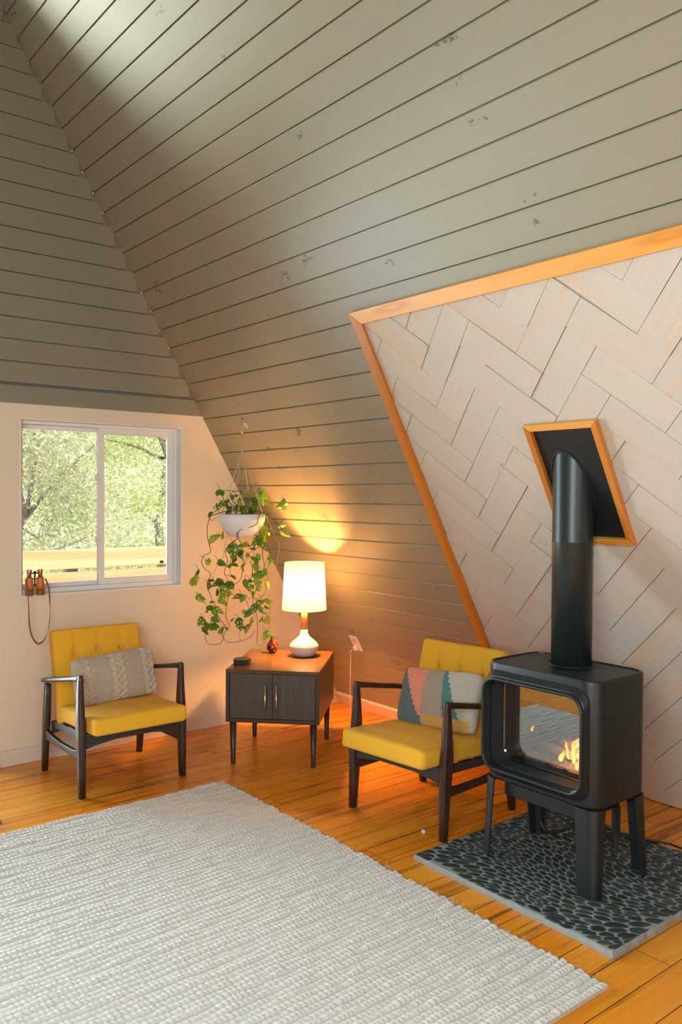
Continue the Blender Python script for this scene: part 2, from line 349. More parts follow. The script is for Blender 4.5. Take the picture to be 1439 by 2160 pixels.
def cushion_mesh(hx, hy, hz, r, disp=None, nx=26, ny=26, nz=8):
    """soft rounded box made of a grid; disp(p, n) moves each point"""
    def ax(h, n):
        t_ = np.linspace(-1, 1, n+1); return h*np.sign(t_)*(1-(1-np.abs(t_))**1.35)
    X, Y, Z = ax(hx, nx), ax(hy, ny), ax(hz, nz); idx = {}; V = []; F = []
    def vid(i, j, k):
        if (i, j, k) not in idx:
            p = np.array([X[i], Y[j], Z[k]]); q = np.clip(p, [-hx+r, -hy+r, -hz+r], [hx-r, hy-r, hz-r]); d = p-q; L = np.linalg.norm(d)
            p2 = q + d/L*r if L > 1e-9 else p; n_ = d/L if L > 1e-9 else np.zeros(3)
            idx[(i, j, k)] = len(V); V.append(disp(p2, n_) if disp else p2)
        return idx[(i, j, k)]
    for k in (0, nz):
        for i in range(nx):
            for j in range(ny):
                q = [vid(i, j, k), vid(i+1, j, k), vid(i+1, j+1, k), vid(i, j+1, k)]; F.append(q if k else q[::-1])
    for j in (0, ny):
        for i in range(nx):
            for k in range(nz):
                q = [vid(i, j, k), vid(i+1, j, k), vid(i+1, j, k+1), vid(i, j, k+1)]; F.append(q[::-1] if j else q)
    for i in (0, nx):
        for j in range(ny):
            for k in range(nz):
                q = [vid(i, j, k), vid(i, j+1, k), vid(i, j+1, k+1), vid(i, j, k+1)]; F.append(q if i else q[::-1])
    return V, F
def thing(name, label, cat, loc=(0, 0, 0), rz=0, group=None, mtx=None):
    o = bpy.data.objects.new(name, None); COL.objects.link(o); o.empty_display_size = 0.1
    o.location = loc; o.rotation_euler = (0, 0, rz)
    if mtx is not None: o.matrix_world = mtx
    return tag(o, label, cat, group)
def tag(o, label, cat, group=None, kind=None):
    o['label'] = label; o['category'] = cat
    if group: o['group'] = group
    if kind: o['kind'] = kind
    return o
def struct(o, label=None):
    o['kind'] = 'structure'
    if label: o['label'] = label
    return o
def dup(root, loc, rz, label):
    r_ = root.copy(); COL.objects.link(r_); r_.location = loc; r_.rotation_euler = (0, 0, rz); r_['label'] = label
    for ch in list(root.children):
        c_ = ch.copy(); COL.objects.link(c_); c_.parent = r_
        for g_ in list(ch.children):
            d_ = g_.copy(); COL.objects.link(d_); d_.parent = c_
    return r_

# ------------------------------------------------------------------ room shell
YW = 4.481; X0S = 3.612; RID_X = 0.60; YB = -3.4
TAN = math.tan(math.radians(60)); S60, C60 = math.sin(math.radians(60)), 0.5
slope_x = lambda z: X0S - z/TAN
left_x = lambda z: 2*RID_X - slope_x(z)
SM = Matrix(((-C60, 0, -S60, X0S), (0, 1, 0, 0), (S60, 0, -C60, 0), (0, 0, 0, 1)))        # slope frame: x up the slope, y = Y, z into the room
SL = Matrix(((C60, 0, S60, 2*RID_X-X0S), (0, -1, 0, 0), (S60, 0, -C60, 0), (0, 0, 0, 1)))
SLEN = (X0S-RID_X)/C60
PS, P0 = 0.1166, 1.144

fl = MB().box(2*RID_X-X0S-0.1, X0S+0.1, YB-0.1, YW+0.02, -0.04, 0.0).build('floor', M['floor']); struct(fl, 'orange strand-woven wooden floor boards')
def plank_wall(y0, y1):
    m = MB(); k0 = int(math.floor(-P0/PS))
    for k in range(k0, int((SLEN-P0)/PS)+1):
        a = P0+k*PS; b = a+PS; a, b = max(a, -0.02), min(b, SLEN)
        if b-a < 0.01: continue
        m.prism([(y0, 0), (y1, 0)], 'x', 0, 0) if False else None
        g = 0.0016; c_ = 0.0035
        poly = [(a+g, -0.016), (a+g, -c_), (a+g+c_*0.5, 0.0), (b-g-c_*1.1, 0.0), (b-g, -c_*0.85), (b-g, -0.016)]
        n = len(poly); v = [(p[0], y0, p[1]) for p in poly]+[(p[0], y1, p[1]) for p in poly]
        m.add(v, [(i, (i+1) % n, n+(i+1) % n, n+i) for i in range(n)]+[tuple(range(n)), tuple(range(2*n-1, n-1, -1))])
    m.box(-0.05, SLEN+0.02, y0, y1, -0.06, -0.014)
    return m
w = plank_wall(YB, YW+0.02).build('wall_right', M['plank']); w.matrix_world = SM; struct(w, 'sloping wall of grey-beige painted planks')
w = plank_wall(-YW-0.02, -YB).build('wall_left', M['plank']); w.matrix_world = SL; struct(w)

# gable wall: cream drywall below, planks above, opening for the door and the tall window
WX0, WX1, WZ0, WZ1 = 1.417, 2.370, 0.888, 1.840
TH = 0.16; ZT = 1.915; DX0, DX1, DZ1 = -0.62, 1.312, 2.0
m = MB()
m.box(DX1, WX0, YW, YW+TH, 0, ZT); m.box(WX0, WX1, YW, YW+TH, 0, WZ0); m.box(WX0, WX1, YW, YW+TH, WZ1, ZT)
m.prism([(WX1, 0), (X0S, 0), (slope_x(ZT), ZT), (WX1, ZT)], 'y', YW, YW+TH)
m.prism([(left_x(0), 0), (DX0, 0), (DX0, ZT), (left_x(ZT), ZT)], 'y', YW, YW+TH)
struct(m.build('wall_front', M['drywall']), 'cream lower gable wall around the window')
m = MB(); GX0, GX1, GZ0, GZ1 = 0.02, 1.17, 2.33, 4.12
def gplank(m, x0, x1, za, zb, y):
    if x1-x0 < 0.01: return
    g, c_ = 0.0016, 0.0035; poly = [(y+0.016, za+g), (y+c_, za+g), (y, za+g+c_*0.5), (y, zb-g-c_*0.8), (y+c_, zb-g), (y+0.016, zb-g)]
    n = len(poly); v = [(left_x(p[1]) if x0 is None else x0, p[0], p[1]) for p in poly]+[(x1(p[1]) if callable(x1) else x1, p[0], p[1]) for p in poly]
    m.add(v, [(i, (i+1) % n, n+(i+1) % n, n+i) for i in range(n)]+[tuple(range(n-1, -1, -1)), tuple(range(n, 2*n))])
PG = 0.1165
for k in range(-1, 28):
    za = 2.134+k*PG; zb = za+PG
    if k == -1: za = 2.022
    if za > 5.1: break
    xr = slope_x(zb)+0.03; xl = left_x(zb)-0.03; y = YW-0.006
    if zb > GZ0 and za < GZ1:
        gplank(m, max(xl, -9), GX0, za, zb, y); gplank(m, GX1, xr, za, zb, y)
    else: gplank(m, xl, xr, za, zb, y)
m.box(left_x(1.9)-0.05, slope_x(1.915), YW-0.004, YW+0.02, ZT, 2.008)          # flat board over the drywall
for z0, z1, x0, x1 in ((2.0, GZ0, None, None), (GZ0, GZ1, None, GX0), (GZ0, GZ1, GX1, 'r'), (GZ1, 5.2, None, None)):
    xa0, xa1 = left_x(z0), left_x(z1); xb0, xb1 = slope_x(z0), slope_x(z1)
    if x0 is None and x1 is not None: m.prism([(xa0, z0), (x1, z0), (x1, z1), (min(xa1, x1-0.01), z1)], 'y', YW+0.008, YW+TH)
    elif x1 == 'r': m.prism([(x0, z0), (xb0, z0), (max(xb1, x0+0.01), z1), (x0, z1)], 'y', YW+0.008, YW+TH)
    else: m.prism([(xa0, z0), (xb0, z0), (xb1, z1), (xa1, z1)], 'y', YW+0.008, YW+TH)
struct(m.build('wall_back', M['gable']), 'upper gable wall of grey painted planks')
m = MB().box(left_x(2.0)-0.03, slope_x(2.022)-0.004, YW-0.003, YW+0.006, 2.008, 2.022)  # nearly flush strip, the shadow of the recess put into its dark colour
struct(m.build('gap_shadow_strip', M['gap']), 'dark strip painted in as the recess shadow under the gable planks')
m = MB(); m.prism([(left_x(0), 0), (X0S, 0), (RID_X, 5.22)], 'y', YB-0.12, YB); struct(m.build('wall_rear', M['drywall']))
m = MB().box(DX1+0.003, slope_x(0.085)-0.015, YW-0.013, YW, 0, 0.085); struct(bev(m.build('baseboard_front', M['trimpaint']), 0.004), 'cream baseboard under the window wall')
m = MB().box(0.004, 0.098, 2.865, YW, 0, 0.021); o = bev(m.build('baseboard_right', M['trimpaint']), 0.003); o.matrix_world = SM; struct(o, 'cream baseboard along the sloping wall')

# window: outer frame, fixed left pane, sliding right sash
def frame_ring(m, x0, x1, z0, z1, y0, y1, w_, wb=None):
    wb = wb or w_
    m.box(x0, x0+w_, y0, y1, z0, z1); m.box(x1-w_, x1, y0, y1, z0, z1); m.box(x0+w_, x1-w_, y0, y1, z0, z0+wb); m.box(x0+w_, x1-w_, y0, y1, z1-w_, z1)
win = bpy.data.objects.new('window_1', None); COL.objects.link(win); win.location = (WX0, YW, WZ0); struct(win, 'white vinyl sliding window in the gable wall')
def wpart(m, name, mat, b=0.002):
    o = m.build(name, mat); o.parent = win; o.matrix_parent_inverse = Matrix.Translation((-WX0, -YW, -WZ0))
    return bev(o, b) if b else o
m = MB(); frame_ring(m, WX0, WX1, WZ0, WZ1, YW-0.0015, YW+0.05, 0.007, 0.010); wpart(m, 'window_casing', M['vinyl'], 0.001)
m = MB(); frame_ring(m, WX0+0.007, WX1-0.007, WZ0+0.010, WZ1-0.007, YW+0.05, YW+TH-0.01, 0.018, 0.024); wpart(m, 'window_frame', M['vinyl'])
XM = 1.895
m = MB(); frame_ring(m, WX0+0.025, XM+0.03, WZ0+0.034, WZ1-0.025, YW+0.105, YW+0.13, 0.022); wpart(m, 'fixed_sash', M['vinyl'])
m = MB(); frame_ring(m, XM-0.02, WX1-0.025, WZ0+0.034, WZ1-0.025, YW+0.062, YW+0.092, 0.034); wpart(m, 'sliding_sash', M['vinyl'])
m = MB().box(WX0+0.04, XM+0.01, YW+0.116, YW+0.120, WZ0+0.05, WZ1-0.04); wpart(m, 'left_pane', M['glass'], 0)
m = MB().box(XM+0.01, WX1-0.055, YW+0.075, YW+0.079, WZ0+0.06, WZ1-0.055); wpart(m, 'right_pane', M['glass'], 0)
for z in (1.525, 1.175):
    m = MB().box(XM-0.034, XM-0.018, YW+0.052, YW+0.064, z-0.03, z+0.03); m.box(XM-0.045, XM-0.030, YW+0.046, YW+0.060, z-0.012, z+0.022)
    wpart(m, 'sash_latch', M['vinyl'])
for z in (1.66, 1.03):
    m = MB().box(WX1-0.088, WX1-0.066, YW+0.108, YW+0.118, z-0.008, z+0.008); wpart(m, 'screen_clip', M['black'], 0.001)

# glazed door beside the window wall (its edge is at the left border) and the tall gable window
def glazed(name, x0, x1, z0, z1, label):
    r_ = bpy.data.objects.new(name, None); COL.objects.link(r_); r_.location = (x0, YW, z0); struct(r_, label)
    m = MB(); frame_ring(m, x0, x1, z0, z1, YW+0.03, YW+0.10, 0.045); xm = (x0+x1)/2; m.box(xm-0.03, xm+0.03, YW+0.03, YW+0.10, z0, z1)
    o = m.build('frame', M['black']); o.parent = r_; o.matrix_parent_inverse = Matrix.Translation((-x0, -YW, -z0))
    m = MB().box(x0+0.04, x1-0.04, YW+0.062, YW+0.066, z0+0.04, z1-0.04); o = m.build('pane', M['glass']); o.parent = r_; o.matrix_parent_inverse = Matrix.Translation((-x0, -YW, -z0))
glazed('door_1', DX0, DX1, 0.0, DZ1-0.0, 'glazed sliding door left of the window wall')
glazed('window_2', GX0, GX1, GZ0, GZ1, 'tall glazed opening high in the gable')

# herringbone panel with honey pine frame
PY0, PY1, PT = 1.12, 2.761, 2.534
panel = thing('herringbone_panel', 'whitewashed herringbone wood panel with honey pine frame on the sloping wall', 'wall panel', mtx=SM)
bw, bL = 0.1289, 0.3571; r2 = math.sqrt(0.5); A_ = np.array([r2, r2]); B_ = np.array([r2, -r2])   # (s, y): up-left ; up-right
O_ = np.array([2.104, 2.530])
def clip(poly, f):
    out = []
    for i in range(len(poly)):
        a, b = poly[i], poly[(i+1) % len(poly)]; fa, fb = f(a), f(b)
        if fa >= 0: out.append(a)
        if (fa >= 0) != (fb >= 0): out.append(a+(b-a)*(fa/(fa-fb)))
    return out
m = MB(); rr = random.Random(3)
for i in range(-24, 14):
    for j in range(-8, 8):
        for typ in (0, 1):
            o2 = i*bw*(A_+B_) + j*bL*(A_-B_)
            la, lb = (bL, bw) if typ == 0 else (bw, bL); ob = 0 if typ == 0 else bw
            g = 0.0011
            c0 = [np.array(q) for q in ((g, ob+g), (la-g, ob+g), (la-g, ob+lb-g), (g, ob+lb-g))]
            poly = [O_+o2+A_*q[0]+B_*q[1] for q in c0]
            for f in (lambda p: p[0]-0.012, lambda p: PT-p[0], lambda p: p[1]-PY0, lambda p: PY1+.0115*(PT-p[0])-p[1]):
                poly = clip(poly, f)
                if len(poly) < 3: break
            if len(poly) < 3: continue
            ar = 0.5*abs(sum(poly[k][0]*poly[(k+1) % len(poly)][1]-poly[(k+1) % len(poly)][0]*poly[k][1] for k in range(len(poly))))
            if ar < 2e-4: continue
            h = 0.006+rr.random()*0.007; tx, ty = rr.uniform(-1, 1)*0.014, rr.uniform(-1, 1)*0.014; cen = sum(poly)/len(poly)
            L_, W_ = (A_, B_) if typ == 0 else (B_, A_)
            top = [(p[0], p[1], h+tx*(p[0]-cen[0])+ty*(p[1]-cen[1])) for p in poly]; n = len(poly)
            v = [(p[0], p[1], 0.0005) for p in poly]+top
            uvs = [(float(np.dot(p, L_)), float(np.dot(p, W_))) for p in poly]*2
            m.add(v, [(k, (k+1) % n, n+(k+1) % n, n+k) for k in range(n)]+[tuple(range(n-1, -1, -1)), tuple(range(n, 2*n))], uvs)
m.build('herringbone_boards', M['whitewash'], panel, uv=True)
FWD = 0.060; KY = .029
def mitre(pts, z0, z1): return MB().prism(pts, 'z', z0, z1)
iy0, iy1, it = PY0, PY1, PT; oy0, oy1, ot = PY0-FWD, PY1+FWD, PT+FWD
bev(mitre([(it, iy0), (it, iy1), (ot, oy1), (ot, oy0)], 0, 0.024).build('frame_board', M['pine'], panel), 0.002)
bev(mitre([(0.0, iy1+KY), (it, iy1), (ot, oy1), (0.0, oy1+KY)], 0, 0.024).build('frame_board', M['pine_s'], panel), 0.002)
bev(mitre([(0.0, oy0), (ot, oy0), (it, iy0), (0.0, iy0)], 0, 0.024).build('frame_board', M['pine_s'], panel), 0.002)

# flue thimble plate: pine frame round a black plate
tp = thing('flue_wall_plate', 'black rectangular flue plate framed in pine, set on the herringbone panel', 'flue plate', mtx=SM)
a0, a1, b0, b1, fwd = 1.464, 1.998, 1.761, 2.088, 0.026
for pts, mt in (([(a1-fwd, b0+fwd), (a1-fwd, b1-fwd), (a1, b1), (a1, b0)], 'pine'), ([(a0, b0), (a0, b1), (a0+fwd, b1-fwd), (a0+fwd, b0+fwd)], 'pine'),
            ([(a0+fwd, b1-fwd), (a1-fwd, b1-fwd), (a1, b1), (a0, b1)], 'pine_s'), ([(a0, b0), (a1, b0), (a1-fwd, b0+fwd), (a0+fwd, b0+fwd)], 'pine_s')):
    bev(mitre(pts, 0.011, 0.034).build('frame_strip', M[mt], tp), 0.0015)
MB().box(a0+0.02, a1-0.02, b0+0.02, b1-0.02, 0.0115, 0.016).build('black_plate', M['plate'], tp)

# ------------------------------------------------------------------ rug
def smooth_noise(n, k, seed):
    r_ = np.random.default_rng(seed); c = r_.standard_normal(k+3); x = np.linspace(0, k, n); i = x.astype(int); f = x-i; f = f*f*(3-2*f); return c[i]*(1-f)+c[i+1]*f
RX0, RX1, RY0, RY1 = 0.575, 2.118, 1.372, 3.562; RP = 0.0274
NR = int(round((RY1-RY0)/RP)); SUB = 8; NX = 400
ys = (np.arange(NR*SUB+1)/SUB)*RP; xs = np.linspace(0, RX1-RX0, NX)
V = np.zeros((len(ys), NX, 3)); BP = 0.0178
rows = [(0.5+0.5*smooth_noise(NX, 40, 900+i), smooth_noise(NX, 60, 100+i)*0.20+rng.random(), smooth_noise(NX, 12, 500+i), rng.normal()*0.004) for i in range(NR)]
for j, yv in enumerate(ys):
    i = min(int(j//SUB), NR-1); f = j/SUB-i
    amp, ph, wob, end = rows[i]
    prof = math.sqrt(max(0, 1-(2*f-1)**2))
    b_ = np.abs(np.sin(PI*(xs/BP+ph+0.55*f)))**0.75
    big = 0.80+0.20*np.clip(rows[i][2], -1, 1)
    z = 0.007+0.0150*prof*(0.38+0.62*b_*np.clip(0.55+0.5*amp, .45, 1.2))*big
    z += rng.normal(size=NX)*0.0005
    V[j, :, 0] = RX0+xs+(end+0.0035*prof)*(xs/(RX1-RX0)) + 0.0025*(b_-0.5)*(f-0.5)
    V[j, :, 1] = RY0+yv+0.0022*wob; V[j, :, 2] = z
ed = np.clip(np.minimum(xs, (RX1-RX0)-xs)/0.010, 0, 1); V[:, :, 2] = 0.004+(V[:, :, 2]-0.004)*np.sqrt(1-(1-ed)**2)[None, :]
nv = V.reshape(-1, 3); F = grid_faces(len(ys), NX)
# skirt to the floor
per = [j*NX+NX-1 for j in range(len(ys))]; base = len(nv)
ring_i = list(range(0, NX)) + [j*NX+NX-1 for j in range(1, len(ys))] + [(len(ys)-1)*NX+i for i in range(NX-2, -1, -1)] + [j*NX for j in range(len(ys)-2, 0, -1)]
sk = nv[ring_i].copy(); sk[:, 2] = 0.001; nv = np.vstack([nv, sk]); n = len(ring_i)
F += [(ring_i[k], base+k, base+(k+1) % n, ring_i[(k+1) % n]) for k in range(n)]
rug = thing('area_rug', 'chunky ivory braided wool rug on the wooden floor', 'rug', (0, 0, 0))
o = pyd('wool_pile', nv, F, M['rug'], rug, True)
M['canvas'] = simple('canvas_binding', (0.55, 0.44, 0.30), 0.9, 0, 0.2, 60, bump=0.3)
for ya, yb in ((RY0-0.002, RY0+0.006), (RY1-0.006, RY1+0.002)): bev(MB().box(RX0+0.004, RX1-0.004, ya, yb, 0.0008, 0.0105).build('edge_binding', M['canvas'], rug), 0.002)
m = MB()
for k in range(420):                                                  # stray wool fibres along the edges and over the pile
    if k < 150: p = Vector((RX1+rng.uniform(-0.004, 0.004), rng.uniform(RY0, RY1), 0.012))
    elif k < 200: p = Vector((rng.uniform(0.7, RX1), RY1, 0.012))
    else: p = Vector((rng.uniform(0.8, RX1), rng.uniform(RY0, RY1), 0.022))
    d = Vector((rng.normal(), rng.normal(), rng.uniform(0.0, 0.5))).normalized(); L_ = rng.uniform(0.008, 0.022)
    q = Vector((rng.normal(), rng.normal(), 0.2)).normalized()*L_*0.4
    m.tube([p, p+d*L_*0.5+q*0.5, p+d*L_+q], [0.0006, 0.0005, 0.0002], 4)
m.build('loose_fibres', M['rug'], rug)['kind'] = 'stuff'

# ------------------------------------------------------------------ armchairs (front = -y)
def ring_rect(cx, cy, cz, hx, hy, tilt=0.0, r=0.3, plane='xy'):
    pts = []
    for px, py in rrect(hx, hy, min(hx, hy)*r*2, 2):
        if plane == 'xy': pts.append((cx+px, cy+py, cz+tilt*py))
        else: pts.append((cx+px, cy+tilt*py, cz+py))
    return pts
def make_chair(label):
    t_ = thing('armchair', label, 'armchair')
    for s in (-1, 1):
        x = s*0.264
        m = MB(); st = [(0, -0.245, .0155, .017), (.12, -.240, .0165, .022), (.24, -.234, .0175, .028), (.325, -.228, .018, .032), (.40, -.224, .0165, .026), (.50, -.224, .014, .018), (.555, -.226, .0125, .016), (.574, -.227, .0115, .0145), (.580, -.227, .008, .010)]
        m.sweep([ring_rect(x, y, z, hx, hy) for z, y, hx, hy in st]); m.build('front_leg', M['walnut'], t_, True)
        m = MB(); st = [(0, .262, .0145, .017), (.15, .246, .0155, .023), (.30, .230, .0155, .027), (.40, .220, .014, .026), (.462, .213, .013, .024)]
        m.sweep([ring_rect(x, y, z, hx, hy) for z, y, hx, hy in st]); m.build('rear_leg', M['walnut'], t_, True)
        m = MB(); st = [(-.232, .563, .0115, .013), (-.20, .560, .013, .015), (-.15, .551, .015, .0135), (-.05, .532, .0195, .012), (.05, .514, .0225, .012), (.15, .495, .0235, .0125), (.24, .477, .0225, .013), (.265, .472, .018, .012)]
        m.sweep([ring_rect(x, y, z, hx, hz, -0.19, 0.4, 'xz') for y, z, hx, hz in st]); m.build('armrest', M['walnut_y'], t_, True)
        m = MB(); m.prism([(-.235, .178), (.23, .172), (.23, .228), (.17, .214), (.02, .204), (-.15, .210), (-.235, .226)], 'x', x-0.011, x+0.011)
        bev(m.build('side_stretcher', M['walnut_y'], t_), 0.004)
    m = MB(); m.prism([(-.25, .302), (-.25, .225), (-.20, .238), (-.10, .252), (.10, .252), (.20, .238), (.25, .225), (.25, .302)], 'y', -.246, -.226)
    m.prism([(-.25, .270), (-.25, .205), (-.2, .215), (.2, .215), (.25, .205), (.25, .270)], 'y', .185, .205)
    for s in (-1, 1): m.prism([(-.235, .300), (.19, .268), (.19, .235), (-.235, .262)], 'x', s*0.235-0.009, s*0.235+0.009)
    for yy in (-.15, -.03, .09): m.box(-.235, .235, yy-.025, yy+.025, .272-yy*.05, .284-yy*.05)
    bev(m.build('seat_frame', simple('dark_frame_rail', (0.040, 0.034, 0.030), 0.4, 0, 0.3), t_), 0.002)
    # seat cushion
    hx, hy, hz = .240, .240, .041
    def d1(p, n_):
        q = p.copy(); k = (1-(q[0]/hx)**2)*(1-(q[1]/hy)**2)
        q[2] += 0.013*k if q[2] > 0 else 0.0
        q[0] += 0.004*math.sin(q[1]*9)*abs(q[2])/hz
        if q[2] > 0: q[2] += 0.0012*math.sin(q[0]*31+q[1]*12)+0.001*math.sin(q[1]*47)
        return q
    v, f = cushion_mesh(hx, hy, hz, 0.020, d1); c_, s_ = math.cos(-0.06), math.sin(-0.06)
    v = [(p[0], p[1]*c_-p[2]*s_-0.110, p[1]*s_+p[2]*c_+0.334) for p in v]
    st = pyd('seat', v, f, M['yellow'], t_, True)
    # back cushion: local plane (x, height), then tilted
    bh, bt = .245, .034; TL = math.radians(15.5); btn = [(-.128, .118), (0, .118), (.128, .118)]
    def d2(p, n_):
        q = p.copy(); k = (1-(q[0]/hx)**2)*(1-(q[2]/bh)**2)
        if q[1] < 0:
            q[1] -= 0.010*k
            for bx, bz in btn:
                r_ = math.hypot(q[0]-bx, (q[2]-bz)); q[1] += 0.020*math.exp(-(r_/0.022)**2)
                if q[2] > bz: q[1] += 0.0055*math.exp(-((q[0]-bx)/0.006)**2)
            q[1] += 0.0045*math.exp(-((q[2]-.118)/0.014)**2)*math.exp(-((abs(q[0])-.0)/.2)**4)
        return q
    v, f = cushion_mesh(hx, bt, bh, 0.017, d2, 60, 6, 44)
    def place(p): return (p[0], p[1]*math.cos(TL)+p[2]*math.sin(TL)+0.190, -p[1]*math.sin(TL)+p[2]*math.cos(TL)+0.490)
    bk = pyd('backrest', [place(p) for p in v], f, M['yellow'], t_, True)
    for bx, bz in btn:
        m = MB(); pr_ = [(0.0001, 0.006), (.006, .0052), (.0100, .002), (.0108, -.002), (.009, -.006)]
        vv = []; n = 14
        for r_, h in pr_:
            for k in range(n): vv.append(place((bx+r_*math.cos(2*PI*k/n), -bt-0.0005-h*1.1+0.004, bz+r_*math.sin(2*PI*k/n))))
        m.add(vv, [(i*n+k, i*n+(k+1) % n, (i+1)*n+(k+1) % n, (i+1)*n+k) for i in range(len(pr_)-1) for k in range(n)])
        m.build('button', M['yellow'], bk, True)
    for s in (-1, 1):                                                  # welt along the front edge of the back
        m = MB().tube([place((s*(hx-0.004), -bt+0.0125, z)) for z in np.linspace(-bh+.02, bh-.02, 12)], 0.0016, 6); m.build('piping', M['yellow'], bk, True)
    return t_
ch1 = make_chair('mustard yellow armchair under the window, holding a cable-knit cushion')
ch1.location = (1.747, 4.038, 0)
ch2 = dup(ch1, (2.700, 2.688, 0), math.radians(-84), 'mustard yellow armchair beside the black stove, holding a patchwork cushion')

def pillow(name, label, a, b, T, height, mat, loc, rot, nu=180, nv_=110, colf=None):
    """two puffed sheets; height(u, v) gives the knit relief"""
    u = np.sin(np.linspace(-PI/2, PI/2, nu))*0.35+np.linspace(-1, 1, nu)*0.65; v = np.sin(np.linspace(-PI/2, PI/2, nv_))*0.35+np.linspace(-1, 1, nv_)*0.65
    U, W = np.meshgrid(u, v, indexing='ij')
    th = T*(np.clip(1-U**2, 0, 1)**0.36)*(np.clip(1-W**2, 0, 1)**0.36)+0.007*(np.clip(1-U**4, 0, 1)**.5)*(np.clip(1-W**4, 0, 1)**.5)
    cr_ = 1-0.085*(np.abs(U)**6)*(np.abs(W)**6)
    X = a*U*(1-0.040*(1-W**2)*np.abs(U))*cr_; Z = b*W*(1-0.085*(1-U**2)*np.abs(W))*cr_*(1+(0.035*np.sin(U*2.2+1)))
    edge = np.clip(np.minimum(1-np.abs(U), 1-np.abs(W))/0.03, 0, 1)
    vs, fs, cs = [], [], []
    for sgn in (-1, 1):
        rel = height(U, W) if sgn < 0 else 0.3*height(U, W)
        Y = sgn*(th+rel*(0.35+0.65*edge)); vs.append(np.stack([X, Y, Z], -1).reshape(-1, 3))
        g = grid_faces(nu, nv_, (0 if sgn < 0 else nu*nv_)); fs += g if sgn < 0 else [q[::-1] for q in g]
        if colf is not None: cs.append(colf(U, W).reshape(-1, 3))
    ring_ = [(i, 0) for i in range(nu)]+[(nu-1, j) for j in range(1, nv_)]+[(i, nv_-1) for i in range(nu-2, -1, -1)]+[(0, j) for j in range(nv_-2, 0, -1)]
    ids = [i*nv_+j for i, j in ring_]; n = len(ids); B = nu*nv_
    fs += [(ids[k], B+ids[k], B+ids[(k+1) % n], ids[(k+1) % n]) for k in range(n)]
    o = pyd(name, np.vstack(vs), fs, mat, None, True)
    if colf is not None:
        at = o.data.color_attributes.new('Col', 'FLOAT_COLOR', 'POINT'); c4 = np.hstack([np.vstack(cs), np.ones((2*B, 1))]); at.data.foreach_set('color', c4.reshape(-1))
    o.location = loc; o.rotation_euler = rot; return tag(o, label, 'cushion')
def cable(U, W):
    h = np.zeros_like(U); x = (U+1)/2*5; k = np.floor(x); f = x-k
    cabl = (k % 2 == 0)
    rowf = W*17+0.35*np.abs(((U*26) % 2)-1)
    gart = 0.0105*np.abs(np.sin(PI*rowf))*(0.75+0.25*np.abs(np.sin(PI*U*13)))
    c = np.zeros_like(U); w_ = W*2.6*PI+k*1.1
    for ph in (0, PI*2/3, PI*4/3):
        ctr = 0.5+0.30*np.sin(w_*0.9+ph); d = (f-ctr)/0.20; lay = 0.6+0.4*np.cos(w_*0.9+ph)
        strand = np.sqrt(np.clip(1-d**2, 0, 1))*(0.55+0.45*lay)*(0.80+0.20*np.abs(np.sin(PI*(W*15+d*1.6))))
        c = np.maximum(c, strand)
    h = np.where(cabl, 0.018*c, gart); h += 0.0016*np.sin(U*5+W*3)
    return h
pillow('cable_knit_cushion', 'oatmeal cable-knit rectangular cushion on the armchair under the window', (.231), .130, .052, cable, M['yarn'],
       (1.772, 4.080, 0.492), (math.radians(-16), math.radians(-2.5), math.radians(3)), 280, 180)
def knitcol(U, W):
    u = (U+1)/2; v = (1-W)/2; u = u+0.007*np.sign(np.sin(v*PI*22)); c = np.zeros(U.shape+(3,))
    dk, pk, li, te, crm, ye = (.115, .165, .155), (.80, .30, .20), (.40, .32, .26), (.085, .25, .23), (.58, .53, .44), (.62, .38, .09)
    def setc(mask, q): c[mask] = q
    setc(np.ones_like(U, bool), crm)
    setc(u < 0.36+0.0*v, dk)
    setc((u > 0.03+0.36*v) & (u < 0.36), pk)
    setc((u >= 0.36) & (u < 0.565+0.10*v), li)
    setc((u >= 0.565+0.10*v) & (u < 0.60+0.30*v), te)
    setc((v > 0.80) & (u >= 0.37) & (u < 0.96), ye); setc((v > 0.84) & (u < 0.37), dk)
    return c
def chunky(U, W):
    u = (U+1)/2; v = (1-W)/2
    h = 0.0080*(np.abs(np.sin(PI*u*28))**0.8)*(0.35+0.65*np.abs(np.sin(PI*v*22)))
    lin = (u >= 0.36) & (u < 0.565+0.10*v) & (v < 0.80)
    return np.where(lin, 0.0012+0.003*np.exp(-((u-.47-.05*v)/.02)**2)*np.sin(v*7), h)
c2, s2 = math.cos(math.radians(-84)), math.sin(math.radians(-84))
lx, ly = 0.000, 0.055
pillow('patchwork_cushion', 'chunky knit cushion in pink, teal, cream and mustard on the armchair by the stove', .232, .140, .045, chunky, M['knit'],
       (2.700+c2*lx-s2*ly, 2.688+s2*lx+c2*ly, 0.497), (math.radians(-20), math.radians(-3.5), math.radians(-84)), 260, 150, knitcol)

# ------------------------------------------------------------------ side cabinet
CA = math.atan2(-0.715, 0.699)
cab = thing('side_cabinet', 'dark walnut two-door side cabinet on tapered legs in the corner', 'cabinet', (2.307, 3.791, 0), CA)
U0, U1, V0, V1, Z0, Z1 = -.030, .472, -.030, .560, .233, .514
m = MB(); tk = 0.020
m.box(U0, U0+tk, V0, V1, Z0, Z1-tk); m.box(U1-tk, U1, V0, V1, Z0, Z1-tk); m.box(U0+tk, U1-tk, V0, V1, Z0, Z0+tk); m.box(U0+tk, U1-tk, V1-0.012, V1, Z0+tk, Z1-tk)
m.box(U0+tk, U1-tk, V0+0.045, V0+0.05, Z0+tk, Z1-tk)
bev(m.build('body', M['cab_side'], cab), 0.0015)
bev(MB().box(U0, U1, V0, V1, Z1-tk, Z1).build('top', M['cab_top'], cab), 0.0015)
xm = (U0+U1)/2+0.001
